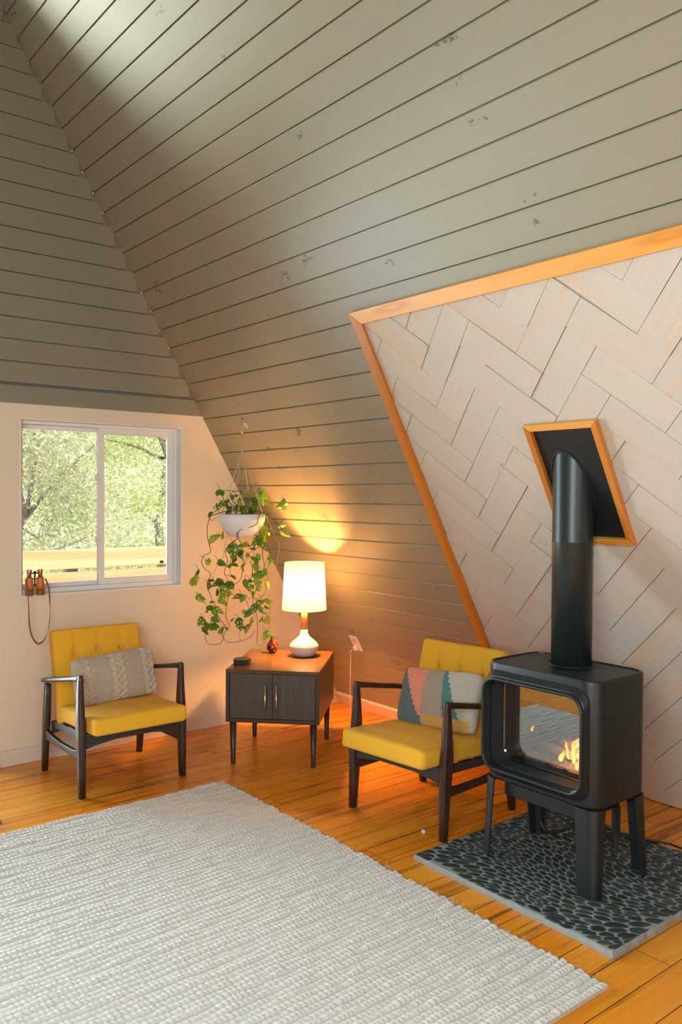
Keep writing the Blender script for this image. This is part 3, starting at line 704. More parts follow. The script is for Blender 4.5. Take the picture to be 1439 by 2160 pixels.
for x0, x1, hx_ in ((U0+tk+.002, xm-.0012, xm-.034), (xm+.0012, U1-tk-.002, xm+.026)):
    d = bev(MB().box(x0, x1, V0+.004, V0+.022, Z0+tk+.002, Z1-tk-.002).build('door', M['cab_door'], cab), 0.001)
    m = MB().tube([(hx_, V0-.021, .302), (hx_, V0-.0225, .34), (hx_, V0-.021, .438)], [.0050, .0038, .0058], 10)
    m.tube([(hx_, V0-.02, .316), (hx_, V0+.006, .316)], .003, 8).tube([(hx_, V0-.02, .425), (hx_, V0+.006, .425)], .003, 8)
    m.build('handle', M['brass'], d, True)
for u_, v_ in ((.004, .0), (.438, .0), (.004, .515), (.438, .515)):
    MB().lathe([(.0115, 0), (.012, .004), (.019, .236)], 20, (u_, v_, 0)).build('leg', M['cab_side'], cab, True)
def cabw(u_, v_, z=Z1): return (2.307+math.cos(CA)*u_-math.sin(CA)*v_, 3.791+math.sin(CA)*u_+math.cos(CA)*v_, z+0.0008)

# table lamp
LP = (2.812, 3.836, Z1+0.0008)
lamp = thing('table_lamp', 'white ceramic bottle lamp with wooden neck and lit drum shade on the cabinet', 'lamp', LP)
MB().lathe([(.050, 0), (.057, .003), (.066, .012), (.079, .030), (.0845, .046), (.0835, .060), (.074, .076), (.056, .092), (.038, .106), (.027, .119), (.0225, .132), (.0205, .152)], 48).build('base', M['ceramic'], lamp, True)
MB().lathe([(.0200, .1525), (.0165, .30)], 24).build('neck', M['lampwood'], lamp, True)
m = MB().lathe([(.003, .30), (.003, .50), (.009, .502), (.011, .510), (.006, .520), (.002, .528), (.0005, .536)], 16)
for k in range(3):
    a = 2*PI*k/3+.4; m.tube([(0, 0, .5265-.02), (.11*math.cos(a), .11*math.sin(a), .5265-.02)], .0013, 6)
m.build('harp_and_finial', M['ivory'], lamp, True)
n = 64; pr_ = [(.1275, .267), (.1280, .270), (.1135, .533), (.1145, .536), (.1120, .536), (.1115, .533), (.1255, .270)]
m = MB(); vv = [(r_*math.cos(2*PI*k/n), r_*math.sin(2*PI*k/n), z) for r_, z in [(.1275, .267), (.1145, .536)] for k in range(n)]
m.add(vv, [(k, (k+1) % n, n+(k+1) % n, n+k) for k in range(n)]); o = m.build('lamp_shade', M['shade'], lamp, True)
so = o.modifiers.new('thick', 'SOLIDIFY'); so.thickness = 0.0008
for r_, z in ((.1278, .268), (.1147, .536)): MB().tube([(r_*math.cos(2*PI*k/n), r_*math.sin(2*PI*k/n), z) for k in range(n)], .0016, 6, True).build('shade_rim', M['ivory'], o, True)
MB().lathe([(.001, .345), (.012, .347), (.014, .365), (.022, .385), (.028, .410), (.026, .430), (.015, .446), (.001, .450)], 20, (0.0, 0.0, 0)).build('bulb', M['bulb'], lamp, True)
bl = bpy.data.lights.new('lamp_bulb_light', 'POINT'); bo = bpy.data.objects.new('lamp_bulb_light', bl); COL.objects.link(bo)
bl.energy = 84; bl.color = (1.0, 0.43, 0.10); bl.shadow_soft_size = 0.045; bo.location = (LP[0], LP[1], LP[2]+.395)
bpy.data.objects['bulb'].visible_shadow = True

# amber bud vase, slate coasters
o = MB().lathe([(.016, 0), (.020, .002), (.017, .006), (.026, .012), (.034, .026), (.0355, .038), (.030, .054), (.020, .070), (.0125, .081), (.0105, .090), (.0125, .098), (.0115, .100), (.009, .096), (.009, .085)], 36).build('bud_vase', M['amber'], None, True)
o.location = (2.716, 4.018, Z1+0.0008); tag(o, 'small amber glass bud vase at the back of the cabinet top', 'vase')
cw = (2.412, 3.862)
for k in range(4):
    o = MB().lathe([(.0455, 0), (.0475, .001), (.0480, .0045), (.0465, .0062), (.0455, .0064)], 40).build('coaster', M['slate'], None, False); bev(o, .0006, 1)
    o.location = (cw[0]+rng.normal()*.0012, cw[1]+rng.normal()*.0012, Z1+0.0008+k*.0074); o.rotation_euler[2] = rng.random()*3
    tag(o, 'round slate coaster, %s of the stack on the cabinet' % ('bottom one', 'second from the bottom', 'third from the bottom', 'topmost')[k], 'coaster', 'stack of round slate coasters')

# wall outlet (in the slope frame) with plugged cord
ot = thing('wall_outlet', 'ivory double wall outlet low on the sloping plank wall', 'outlet', mtx=SM)
bev(MB().box(.537, .653, 3.930, 4.004, .0005, .006).build('cover_plate', M['ivory'], ot), .002)
bev(MB().box(.600, .634, 3.951, 3.983, .006, .0085).build('socket', simple('ivory_socket', (.62, .54, .42), .4), ot), .002)
bev(MB().box(.556, .590, 3.951, 3.983, .006, .0085).build('socket', simple('ivory_socket_lower', (.62, .54, .42), .4), ot), .002)
def slp(s, y, h): return SM @ Vector((s, y, h))
def spline(pts, n=8):
    pts = [Vector(p) for p in pts]; out = []
    for i in range(len(pts)-1):
        p0, p1, p2, p3 = pts[max(i-1, 0)], pts[i], pts[i+1], pts[min(i+2, len(pts)-1)]
        for k in range(n):
            t_ = k/n; out.append(0.5*((2*p1)+(-p0+p2)*t_+(2*p0-5*p1+4*p2-p3)*t_*t_+(-p0+3*p1-3*p2+p3)*t_**3))
    out.append(pts[-1]); return out
P_ = slp(.572, 3.966, .034)
cp = [P_, slp(.572, 3.975, .042), Vector((P_.x-.012, 3.985, .46)), Vector((P_.x-.005, 3.995, .38)), Vector((P_.x+.012, 4.02, .20)), Vector((P_.x+.04, 4.04, .07)), Vector((3.40, 4.03, .006)),
      Vector((3.30, 3.985, .004)), Vector((3.18, 3.98, .004)), Vector((3.10, 3.99, .004)), Vector((3.035, 3.95, .004)), Vector((3.01, 3.90, .004)), Vector((3.055, 3.872, .004)), Vector((3.118, 3.915, .004)), Vector((3.122, 3.975, .006)), Vector((3.06, 4.02, .008)),
      Vector((3.05, 4.15, .004)), Vector((3.02, 4.17, .10)), Vector((2.99, 4.09, .40)), Vector((2.985, 4.07, .522)), Vector((2.95, 4.02, .5205)), Vector((2.868, 3.905, .521))]
cord = thing('lamp_cord', 'thin ivory lamp cord hanging from the wall outlet to the floor', 'cord', tuple(P_))
def wpar(o, par):
    o.parent = par; o.matrix_parent_inverse = par.matrix_basis.inverted(); return o
wpar(MB().tube(spline(cp), .0022, 6).build('cable', M['white_cord'], None, True), cord)
o = MB().box(.558, .586, 3.957, 3.977, .0088, .034).build('plug', M['ivory'], None); o.data.transform(SM); bev(o, .003); wpar(o, cord)

# ------------------------------------------------------------------ stove on its pebble hearth
HX0, HX1, HY0, HY1, HZ = 2.262, 3.13, 1.452, 2.350, .022
hearth = thing('pebble_hearth', 'square hearth slab of flat teal pebbles in grey mortar under the stove', 'hearth', (HX0, HY0, 0))
def hb(n_=26):
    pts = []
    for (xa, ya), (xb, yb) in (((HX0, HY0), (HX1, HY0)), ((HX1, HY0), (HX1, HY1)), ((HX1, HY1), (HX0, HY1)), ((HX0, HY1), (HX0, HY0))):
        for k in range(n_):
            f = k/n_; j = 0.005 if 0 < k else 0.0; pts.append((xa+(xb-xa)*f+rng.normal()*j*.6-HX0, ya+(yb-ya)*f+rng.normal()*j*.6-HY0))
    return pts
hp = hb(); hc = ((HX1-HX0)/2, (HY1-HY0)/2)
ins = lambda q, k: (hc[0]+(q[0]-hc[0])*k, hc[1]+(q[1]-hc[1])*k)
m = MB(); m.sweep([[(q[0], q[1], 0.0005) for q in hp], [(*ins(q, .998), .012) for q in hp], [(*ins(q, .992), HZ-.003) for q in hp], [(*ins(q, .982), HZ) for q in hp]])
m.build('mortar_slab', M['grout'], hearth)
# pebbles: relaxed voronoi cells in a stretched, swirling domain
rs = np.random.default_rng(11); Wd, Hd = HX1-HX0, HY1-HY0; ST = 2.2
def field(x, y): return 1.75+0.42*np.sin(6.1*x+1.0+2*y)+0.40*np.cos(7.2*y+0.6-1.5*x)
N = 640; pts = rs.random((N, 2))*[Wd+.06, Hd+.06]-.03
def cells(pts, K=16):
    out = []
    for i, p in enumerate(pts):
        th_ = field(p[0], p[1]); ca, sa = math.cos(th_), math.sin(th_)
        d = pts-p; e = np.stack([(d[:, 0]*ca+d[:, 1]*sa)/ST, (-d[:, 0]*sa+d[:, 1]*ca)*1.0], 1); r_ = (e**2).sum(1); o_ = np.argsort(r_)[1:K+1]
        poly = [np.array(q)*.06 for q in ((-1, -1), (1, -1), (1, 1), (-1, 1))]
        for j in o_:
            n_ = e[j]; h = r_[j]/2; poly = clip(poly, lambda q: h-q[0]*n_[0]-q[1]*n_[1])
            if len(poly) < 3: break
        out.append((poly, ca, sa))
    return out
for it_ in range(3):
    cl = cells(pts, 12)
    for i, (poly, ca, sa) in enumerate(cl):
        if len(poly) > 2:
            c_ = sum(poly)/len(poly); ex, ey = c_[0]*ST, c_[1]; pts[i] += np.array([ex*ca-ey*sa, ex*sa+ey*ca])*.9
m = MB()
for p, (poly, ca, sa) in zip(pts, cells(pts)):
    if len(poly) < 3: continue
    for _ in range(2):
        poly = [q for i in range(len(poly)) for q in (poly[i]*.75+poly[(i+1) % len(poly)]*.25, poly[i]*.25+poly[(i+1) % len(poly)]*.75)]
    c_ = sum(poly)/len(poly); rm = max(np.linalg.norm(q-c_) for q in poly); k = 1-min(.35, .0017/max(rm, .004)); k *= rs.uniform(.93, 1.0)
    wp = []
    for q in poly:
        e = c_+(q-c_)*k; ex, ey = e[0]*ST, e[1]; wp.append(p+np.array([ex*ca-ey*sa, ex*sa+ey*ca]))
    wp = np.array(wp)
    if not (.004 < p[0] < Wd-.004 and .004 < p[1] < Hd-.004): continue
    wp[:, 0] = np.clip(wp[:, 0], .006, Wd-.007); wp[:, 1] = np.clip(wp[:, 1], .006, Hd-.007)
    if np.ptp(wp[:, 0]) < .006 or np.ptp(wp[:, 1]) < .006: continue
    cw_ = wp.mean(0); n = len(wp)
    if n > 24: wp = wp[::2]; n = len(wp)
    rings = [[(q[0], q[1], HZ-.001) for q in wp], [(*(cw_+(q-cw_)*.97), HZ+.0012) for q in wp], [(*(cw_+(q-cw_)*.82), HZ+.0024) for q in wp]]
    m.sweep(rings)
m.build('pebble_inlay', M['pebble'], hearth, True)

BX0, BX1, BY0, BY1, BZ0, BZ1 = 2.500, 2.842, 1.682, 2.202, .325, .789
bcx, bcy = (BX0+BX1)/2, (BY0+BY1)/2; wcy = 1.952; HT = HZ+.0026
stove = thing('gas_stove', 'black cast-iron free-standing stove with large rounded fire window', 'stove', (bcx, bcy, HT))
def sp(o): return wpar(o, stove)
def body_ring(z, ins_=0.0, r=.065): return [(x, y, z) for x, y in rrect((BX1-BX0)/2-ins_, (BY1-BY0)/2-ins_, r-ins_*.5, 8, (bcx, bcy))]
m = MB().sweep([body_ring(BZ0, .020), body_ring(BZ0+.004, .009), body_ring(BZ0+.013, .001), body_ring(BZ0+.022), body_ring(BZ1-.012), body_ring(BZ1-.004, .0015), body_ring(BZ1, .0045), body_ring(BZ1, .012), body_ring(BZ1-.005, .013), body_ring(BZ1-.005, .016)])
body = m.build('body', [M['iron'], M['iron_in']], None, True)
WCZ, WHY, WHZ = .5545, .219, .166                              # fire window: centre z, half sizes of the opening
cutm = MB().prism([(x, z) for x, z in rrect(WHY-.004, WHZ-.004, .050, 8, (wcy, WCZ))], 'x', BX0-.1, BX1-.028).build('cutter', M['iron_in'], None)
md = body.modifiers.new('b', 'BOOLEAN'); md.operation = 'DIFFERENCE'; md.object = cutm; md.solver = 'EXACT'
dg = bpy.context.evaluated_depsgraph_get(); me2 = bpy.data.meshes.new_from_object(body.evaluated_get(dg)); body.modifiers.clear(); body.data = me2
bpy.data.objects.remove(cutm)
es = body.modifiers.new('es', 'EDGE_SPLIT'); es.split_angle = math.radians(32)
sp(body)
def yz_ring(x, hy_, hz_, r): return [(x, y, z) for y, z in rrect(hy_, hz_, r, 8, (wcy, WCZ))]
def loft(rings, close=False):
    m = MB(); k = len(rings[0]); m.add([p for r_ in rings for p in r_], [(i*k+j, i*k+(j+1) % k, (i+1)*k+(j+1) % k, (i+1)*k+j) for i in range(len(rings)-1) for j in range(k)]); return m
o = loft([yz_ring(2.506, .2390, .212, .062), yz_ring(2.501, .2375, .208, .062), yz_ring(2.493, .2350, .198, .062), yz_ring(2.486, .2325, .190, .062), yz_ring(2.479, .2310, .1835, .062)]).build('front_flare', M['iron'], None, True)
o.modifiers.new('s', 'SOLIDIFY').thickness = 0.003; sp(o)
wf = loft([yz_ring(2.520, .2310, .181, .060), yz_ring(2.471, .2325, .1825, .061), yz_ring(2.4665, .2305, .1805, .060), yz_ring(2.4665, .2240, .1735, .056), yz_ring(2.471, .2215, .1700, .053), yz_ring(2.505, WHY, WHZ, .050), yz_ring(2.586, WHY-.005, WHZ-.005, .047)]).build('fire_window_frame', M['iron'], None, True); sp(wf)
gl = MB().prism(rrect(WHY-.007, WHZ-.007, .047, 8, (wcy, WCZ)), 'x', 2.580, 2.583).build('glass_pane', M['stoveglass'], None); sp(gl)
# top plate with vent slots
m = MB().prism(rrect((BX1-BX0)/2-.020, (BY1-BY0)/2-.020, .05, 8, (bcx, bcy)), 'z', BZ1-.008, BZ1-.0035); top = sp(m.build('top_plate', M['iron'], None))
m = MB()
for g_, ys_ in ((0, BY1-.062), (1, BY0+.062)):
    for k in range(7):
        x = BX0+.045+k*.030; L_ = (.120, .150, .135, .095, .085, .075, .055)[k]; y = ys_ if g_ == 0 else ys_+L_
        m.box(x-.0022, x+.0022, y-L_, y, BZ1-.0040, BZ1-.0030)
o = m.build('vent_slots', simple('painted_slot_gleam', (0.075, 0.085, 0.085), 0.3, 0.2), None); o['kind'] = 'stuff'; sp(o)  # lighter grey bars paint the gleam on the inner edges of the slots
for yy in (2.155, 1.72):
    pass
# flue
FXc, FYc, FR = 2.742, 1.962, .0785
n = 48; flue = thing('flue_pipe', 'black round stove pipe rising from the stove top to the sloping wall', 'pipe', (FXc, FYc, BZ1))
def ztop(x): return (X0S-x)*TAN - .016/C60
m = MB(); vv = [(FXc+FR*math.cos(2*PI*k/n), FYc+FR*math.sin(2*PI*k/n), BZ1-.003) for k in range(n)]
for z in (1.258, 1.262, 1.266, 1.272):
    r_ = FR+(.0016 if z in (1.262, 1.266) else 0); vv += [(FXc+r_*math.cos(2*PI*k/n), FYc+r_*math.sin(2*PI*k/n), z) for k in range(n)]
vv += [(FXc+FR*math.cos(2*PI*k/n), FYc+FR*math.sin(2*PI*k/n), ztop(FXc+FR*math.cos(2*PI*k/n))) for k in range(n)]
m.add(vv, [(i*n+k, i*n+(k+1) % n, (i+1)*n+(k+1) % n, (i+1)*n+k) for i in range(5) for k in range(n)]+[tuple(range(n-1, -1, -1))])
wpar(m.build('pipe', M['iron_pipe'], None, True), flue)
m = MB(); seal = []
for k in range(n):
    a = 2*PI*k/n; r_ = FR+.003; x = FXc+r_*math.cos(a); seal.append((x, FYc+r_*math.sin(a), ztop(x)-.002))
wpar(m.tube(seal, [.0035+.0012*math.sin(k*2.3) for k in range(n)], 6, True).build('sealant_bead', M['black'], None, True), flue)
m = MB(); vv = []
for r_, z in ((FR+.020, BZ1-.0032), (FR+.020, BZ1-.0012), (FR+.010, BZ1-.0012), (FR+.010, BZ1-.0032)): vv += [(FXc+r_*math.cos(2*PI*k/n), FYc+r_*math.sin(2*PI*k/n), z) for k in range(n)]
m.add(vv, [(i*n+k, i*n+(k+1) % n, (i+1)*n+(k+1) % n, (i+1)*n+k) for i in range(3) for k in range(n)]); sp(m.build('flue_collar', M['iron'], None, True))
# legs: curved plates wrapping the rounded corners, tapering and splaying downwards
def stove_leg(sx, sy, fw_, sw_):
    """L-shaped plate with a rounded corner; fw_, sw_ = (top, bottom) lengths along y and x"""
    secs = []
    for f in (0, .5, 1.0):
        z = (BZ0+.004)*(1-f)+HT*f; r = .040*(1-f)+.030*f; off = .004*(1-f)+(-.018 if sx < 0 else .004)*f; offy = .001*(1-f)+(.010 if sy > 0 else -.012)*f
        ly_ = fw_[0]*(1-f)+fw_[1]*f; lx_ = sw_[0]*(1-f)+sw_[1]*f
        x0 = (BX0+off) if sx < 0 else (BX1-off); y0 = (BY0+offy) if sy < 0 else (BY1-offy)
        dx, dy = (1, 1 if sy < 0 else -1); dx = 1 if sx < 0 else -1
        outer = [(0, ly_)]+[(r-r*math.cos(a), r-r*math.sin(a)) for a in np.linspace(0, PI/2, 7)]+[(lx_, 0)]
        t2 = .007; inner = [(lx_, t2)]+[(r-(r-t2)*math.cos(a), r-(r-t2)*math.sin(a)) for a in np.linspace(PI/2, 0, 7)]+[(t2, ly_)]
        secs.append([(x0+dx*a, y0+dy*b, z) for a, b in outer+inner])
    o = MB().sweep(secs).build('leg', M['iron'], None); return bev(o, .0012, 2, .9)
for sx, sy in ((-1, 1), (-1, -1), (1, 1), (1, -1)):
    sp(stove_leg(sx, sy, (.055, .038) if sy > 0 else (.090, .072), (.085, .050) if sx > 0 else (.062, .046)))
m = MB().box(BX0+.045, BX1-.05, BY0+.09, BY1-.075, BZ0-.062, BZ0+.006); sp(bev(m.build('burner_box', M['iron'], None), .004))
m = MB().box(BX1-.11, BX1-.075, BY0+.07, BY0+.085, BZ0-.15, BZ0-.05); m.tube([(BX1-.09, BY0+.075, BZ0-.14), (BX1-.09, BY0+.075, BZ0-.22)], .007, 8); sp(m.build('gas_valve', M['iron_in'], None))
# fire inside
fire = thing('gas_fire', 'burning ceramic log fire inside the stove window', 'fire', (2.70, bcy, WCZ-WHZ))
fz = WCZ-WHZ+.006
m = MB(); vv = []; nx_, ny_ = 14, 26
for i in range(nx_):
    for j in range(ny_): vv.append((2.60+i*.215/(nx_-1), BY0+.045+j*(BY1-BY0-.09)/(ny_-1), fz+.012+abs(rng.normal())*.006))
m.add(vv, grid_faces(nx_, ny_)); wpar(m.build('ash_bed', M['ash'], None), fire)
def logp(p0, p1, r_, bend=.01):
    p0, p1 = Vector(p0), Vector(p1); pts = []; k = 9
    for i in range(k):
        f = i/(k-1); pts.append(p0.lerp(p1, f)+Vector((rng.normal(), rng.normal(), rng.normal()))*.003+Vector((0, 0, bend*math.sin(PI*f))))
    return MB().tube(pts, [r_*(1+.15*rng.normal()) for _ in range(k)], 12).build('ceramic_log', M['birch'], None, True)
wpar(logp((2.640, 1.705+.05, fz+.020), (2.74, 1.92, fz+.045), .020), fire)
wpar(logp((2.625, 1.80, fz+.030), (2.70, 1.735, fz+.190), .011), fire)
wpar(logp((2.66, 1.765, fz+.02), (2.72, 1.80, fz+.17), .010), fire)
wpar(logp((2.70, 1.85, fz+.03), (2.72, 2.10, fz+.035), .019), fire)
wpar(logp((2.76, 1.74, fz+.05), (2.76, 2.02, fz+.06), .017), fire)
def flame(x, y, z, h, w_, lean=0.0):
    k = 9; pts = [(x+rng.normal()*.002, y+lean*f*h+.004*math.sin(6*f), z+h*f) for f in np.linspace(0, 1, k)]
    rad = [w_*(math.sin(PI*min(1, f*.92+.08))**.8)*(1-.55*f)+.0006 for f in np.linspace(0, 1, k)]
    wpar(MB().tube(pts, rad, 8, flat=.8).build('flame', M['flame'], None, True), fire)
for a in ((2.645, 1.872, fz+.035, .085, .011, .10), (2.650, 1.862, fz+.012, .050, .009, -.1), (2.645, 1.895, fz+.045, .060, .008, .35), (2.640, 1.930, fz+.030, .045, .012, -.2), (2.66, 1.915, fz+.075, .030, .005, .5),
          (2.67, 1.755, fz+.085, .050, .010, .5), (2.665, 1.740, fz+.070, .045, .011, .6), (2.68, 1.745, fz+.120, .030, .008, -.5), (2.66, 1.88, fz+.085, .030, .005, -.6), (2.655, 2.08, fz+.11, .022, .004, .1)): flame(*a)
fl_ = light('fire_glow', 'POINT', (2.66, 1.86, fz+.09), (0, 0, 0), 1.6, (1.0, .36, .08)); fl_.data.shadow_soft_size = .04

# cables of the stove
c1 = thing('power_cable', 'black power cable trailing from behind the stove across the floor', 'cable', (3.0, 1.9, 0))
wpar(MB().tube(spline([(2.80, 1.99, .12), (2.86, 1.98, .040), (2.95, 1.955, .031), (3.03, 1.955, .031), (3.09, 1.86, .031), (3.150, 1.775, .024), (3.19, 1.745, .007), (3.22, 1.68, .005), (3.28, 1.40, .005), (3.3, 1.0, .005)]), .0045, 8).build('cable', M['black'], None, True), c1)
c1 = thing('gas_hose', 'short black ribbed hose looping under the stove', 'hose', (2.88, 2.12, 0))
wpar(MB().tube(spline([(2.80, 2.15, .09), (2.81, 2.125, .048), (2.87, 2.11, .036), (2.92, 2.09, .05), (2.93, 2.04, .10), (2.86, 2.02, .22)]), .007, 8).build('hose', M['black'], None, True), c1)
c1 = thing('thin_cable', 'thin black cable hanging under the stove near the rear right leg', 'cable', (2.80, 1.76, 0))
wpar(MB().tube(spline([(2.80, 1.86, .20), (2.83, 1.84, .09), (2.81, 1.79, .036), (2.80, 1.745, .031), (2.84, 1.715, .031)]), .003, 6).build('cable', M['black'], None, True), c1)

# ------------------------------------------------------------------ binoculars on the window sill
bn = thing('binoculars', 'tan leather binoculars standing upright on the left end of the window sill', 'binoculars', (1.482, 4.446, WZ0+.0105))
for dx in (-.029, .029):
    MB().lathe([(.0205, 0), (.0215, .004), (.0220, .034)], 24, (dx, 0, 0)).build('objective_band', M['leather_b'], bn, True)
    MB().lathe([(.0225, .0345), (.0215, .060), (.0185, .092), (.0165, .096)], 24, (dx, 0, 0)).build('barrel', M['leather'], bn, True)
    MB().lathe([(.0112, .0965), (.0108, .122), (.0135, .126), (.0140, .134), (.0125, .137)], 24, (dx, 0, 0)).build('eyepiece', M['brass'], bn, True)
m = MB().tube([(0, 0, .05), (0, 0, .122)], .0045, 10).tube([(-.02, 0, .118), (.02, 0, .118)], .003, 8).tube([(-.02, 0, .088), (.02, 0, .088)], .003, 8).lathe([(.007, .118), (.007, .128)], 14)
m.build('bridge', M['black'], bn, True)
# strap: flat ribbon hanging in a loop in front of the wall
m = MB(); pts = spline([(-.055, -.022, .088), (-.052, -.045, .02), (-.049, -.052, -.06), (-.046, -.053, -.14), (-.034, -.052, -.205), (-.004, -.050, -.250), (.030, -.050, -.236), (.054, -.052, -.18), (.062, -.053, -.10), (.061, -.052, -.03), (.060, -.040, .04), (.050, -.018, .088)], 8)
vv = []; N_ = len(pts)
for i, p in enumerate(pts):
    d = (pts[min(i+1, N_-1)]-pts[max(i-1, 0)]).normalized(); tw = .6+.9*math.sin(i*.13); nrm = Vector((0, 1, 0)).cross(d).normalized(); sd = (nrm*math.cos(tw)+Vector((0, 1, 0))*math.sin(tw)).normalized(); th_ = d.cross(sd)
    for a, b in ((-.0042, -.0008), (.0042, -.0008), (.0042, .0008), (-.0042, .0008)): vv.append(p+sd*a+th_*b)
m.add(vv, [(i*4+k, i*4+(k+1) % 4, (i+1)*4+(k+1) % 4, (i+1)*4+k) for i in range(N_-1) for k in range(4)]+[(3, 2, 1, 0), tuple((N_-1)*4+k for k in range(4))])
m.build('strap', M['leather_b'], bn, True)

# ------------------------------------------------------------------ hanging plant
hk = thing('wall_hook', 'white metal hook plate screwed to the sloping plank wall', 'hook', mtx=SM)
hs, hy_ = 2.133, 4.053
m = MB(); ov = [(hs+.027*math.cos(a), hy_+.0155*math.sin(a)*(1-.25*math.cos(a))) for a in np.linspace(0, 2*PI, 24, endpoint=False)]; m.prism(ov, 'z', .0005, .0045)
bev(m.build('plate', M['ceramic'], hk), .001)
for ds, dy in ((.012, .006), (.012, -.007), (-.015, 0)): MB().lathe([(.0028, .004), (.0026, .0062), (.0005, .0066)], 10, (hs+ds, hy_+dy, 0)).build('screw', M['black'], hk, True)
PX, PY_, PZR = 2.4835, 3.985, 1.331                             # pot centre, rim height
hb0 = SM.inverted() @ Vector((PX, PY_, 1.787))
pin = slp(hs-.001, hy_, .004); inv = SM.inverted()
arm = [pin, pin+Vector((-.012, -.012, -.012)), pin+Vector((-.030, -.030, -.040)), Vector((PX+.006, PY_+.006, 1.790)), Vector((PX, PY_, 1.783)), Vector((PX-.010, PY_-.008, 1.790)), Vector((PX-.014, PY_-.010, 1.803))]
MB().tube([inv @ p for p in spline(arm)], .0019, 8).build('hook_arm', M['ivory'], hk, True)
plant = thing('hanging_plant', 'trailing swiss-cheese vine in a white bowl pot hanging beside the lamp', 'plant', (PX, PY_, PZR))
MB().lathe([(.052, -.128), (.068, -.124), (.090, -.106), (.112, -.076), (.127, -.040), (.133, 0), (.129, .001), (.123, -.040), (.105, -.078), (.02, -.10)], 48).build('pot', M['pot'], plant, True)
MB().lathe([(.001, -.014), (.08, -.016), (.126, -.022)], 32, cap=False).build('soil', M['soil'], plant, True)
cd = simple('beige_hanging_cord', (.60, .50, .36), .8)
for k in range(4):
    a = 2*PI*k/4+.55; MB().tube([(0, 0, .352), (.127*math.cos(a)*.5, .127*math.sin(a)*.5, .176), (.130*math.cos(a), .130*math.sin(a), -.004)], .0019, 6).build('hanger_cord', cd, plant, True)
MB().tube([(0, 0, .340), (0, 0, .378)], .0042, 8).build('cord_knot', cd, plant, True)
MB().tube(spline([(.010, .006, .388), (.008, .005, .380), (0, 0, .376), (-.006, -.004, .382), (-.006, -.004, .395), (-.012, -.008, .420), (.0, 0, .445), (.010, .007, .458), (.010, .007, .466), (.004, .003, .470)]), .0017, 8).build('s_hook', M['brass'], plant, True)
# image-plane offsets of the vines (metres right / up of the pot rim centre), wrapped round the pot in depth
KX = .000703; rx = Vector((math.sin(.97), -math.cos(.97), 0)); rd = Vector((math.cos(.97), math.sin(.97), 0))    # across / away as the plant faces the room
def off(px, py, dep): return rx*((px-535)*KX)+rd*dep+Vector((0, 0, -(py-950)*KX))
def vine(pl, dep0, dep1, mat='stem', r0=.0024):
    n_ = len(pl); P3 = [off(a, b, dep0+(dep1-dep0)*i/(n_-1)+.006*math.sin(i*2.1+dep0*90)) for i, (a, b) in enumerate(pl)]
    sp_ = spline(P3, 5); N_ = len(sp_); vo_ = MB().tube(sp_, [r0*(1-.5*i/N_) for i in range(N_)], 6).build('vine', M[mat], plant, True); return vo_
V_ = []
V_.append(vine([(470, 925), (400, 930), (330, 950), (285, 975), (265, 1060), (270, 1150), (290, 1250), (240, 1275), (220, 1330), (245, 1385), (290, 1425), (262, 1510), (290, 1600), (330, 1690), (345, 1760), (400, 1840), (380, 1905), (430, 1975), (530, 1965), (610, 1930), (640, 1880)], -.05, -.02))
V_.append(vine([(480, 905), (458, 935), (462, 1000), (495, 1060), (505, 1115), (535, 1190), (550, 1290), (548, 1380), (525, 1470), (470, 1505), (400, 1490), (330, 1482), (250, 1470)], -.10, -.06))
V_.append(vine([(440, 930), (420, 1060), (410, 1140), (395, 1200), (375, 1310), (320, 1400), (290, 1480), (262, 1540)], .07, .02, 'stem_y', .0018))
V_.append(vine([(500, 1150), (440, 1190), (400, 1250), (420, 1330), (395, 1420), (430, 1500), (428, 1600), (410, 1700), (412, 1790), (440, 1850), (400, 1900), (372, 1985), (290, 1998), (252, 1970), (252, 1890), (300, 1830)], .02, .00))
V_.append(vine([(690, 930), (668, 975), (655, 1025), (590, 1055), (530, 1070), (505, 1110), (490, 1155), (440, 1190), (420, 1240)], -.12, -.09))
V_.append(vine([(680, 915), (730, 970), (775, 1070), (810, 1150), (832, 1210), (822, 1300), (800, 1395), (755, 1455), (700, 1470), (640, 1440)], -.02, -.04, 'stem_y', .0026))
V_.append(vine([(630, 1110), (690, 1200), (700, 1290), (712, 1370), (690, 1450), (650, 1560), (620, 1650), (650, 1750), (662, 1860), (660, 2000), (708, 2000), (722, 1900), (700, 1850)], .05, .02))
V_.append(vine([(600, 1330), (620, 1400), (598, 1550), (640, 1640), (715, 1600), (742, 1500), (720, 1380), (745, 1280)], .03, .07))
V_.append(vine([(640, 920), (720, 945), (790, 1000), (850, 1060), (902, 1115)], -.03, -.06, 'stem', .0034))
V_.append(vine([(560, 930), (470, 860), (440, 790), (510, 765), (590, 800), (625, 880), (590, 935)], .03, -.04))
V_.append(vine([(540, 930), (420, 880), (380, 780), (430, 762), (500, 770)], -.02, -.05))
V_.append(vine([(520, 930), (420, 850), (370, 900), (300, 950), (295, 1000), (340, 975)], -.06, -.09))
V_.append(vine([(650, 940), (740, 1020), (830, 1020), (870, 990)], .0, -.02))
V_.append(vine([(680, 920), (760, 980), (780, 900), (800, 850)], -.02, -.04, 'stem_y', .0018))
V_.append(vine([(690, 1200), (600, 1260), (560, 1350), (520, 1400)], .0, .03, 'stem', .0014))
V_.append(vine([(600, 1640), (560, 1600), (590, 1700), (640, 1780), (600, 1850), (520, 1900), (525, 1965)], .0, .02, 'stem', .0016))
V_.append(vine([(740, 1640), (765, 1700), (750, 1780), (770, 1860)], .02, .0, 'stem', .0014))
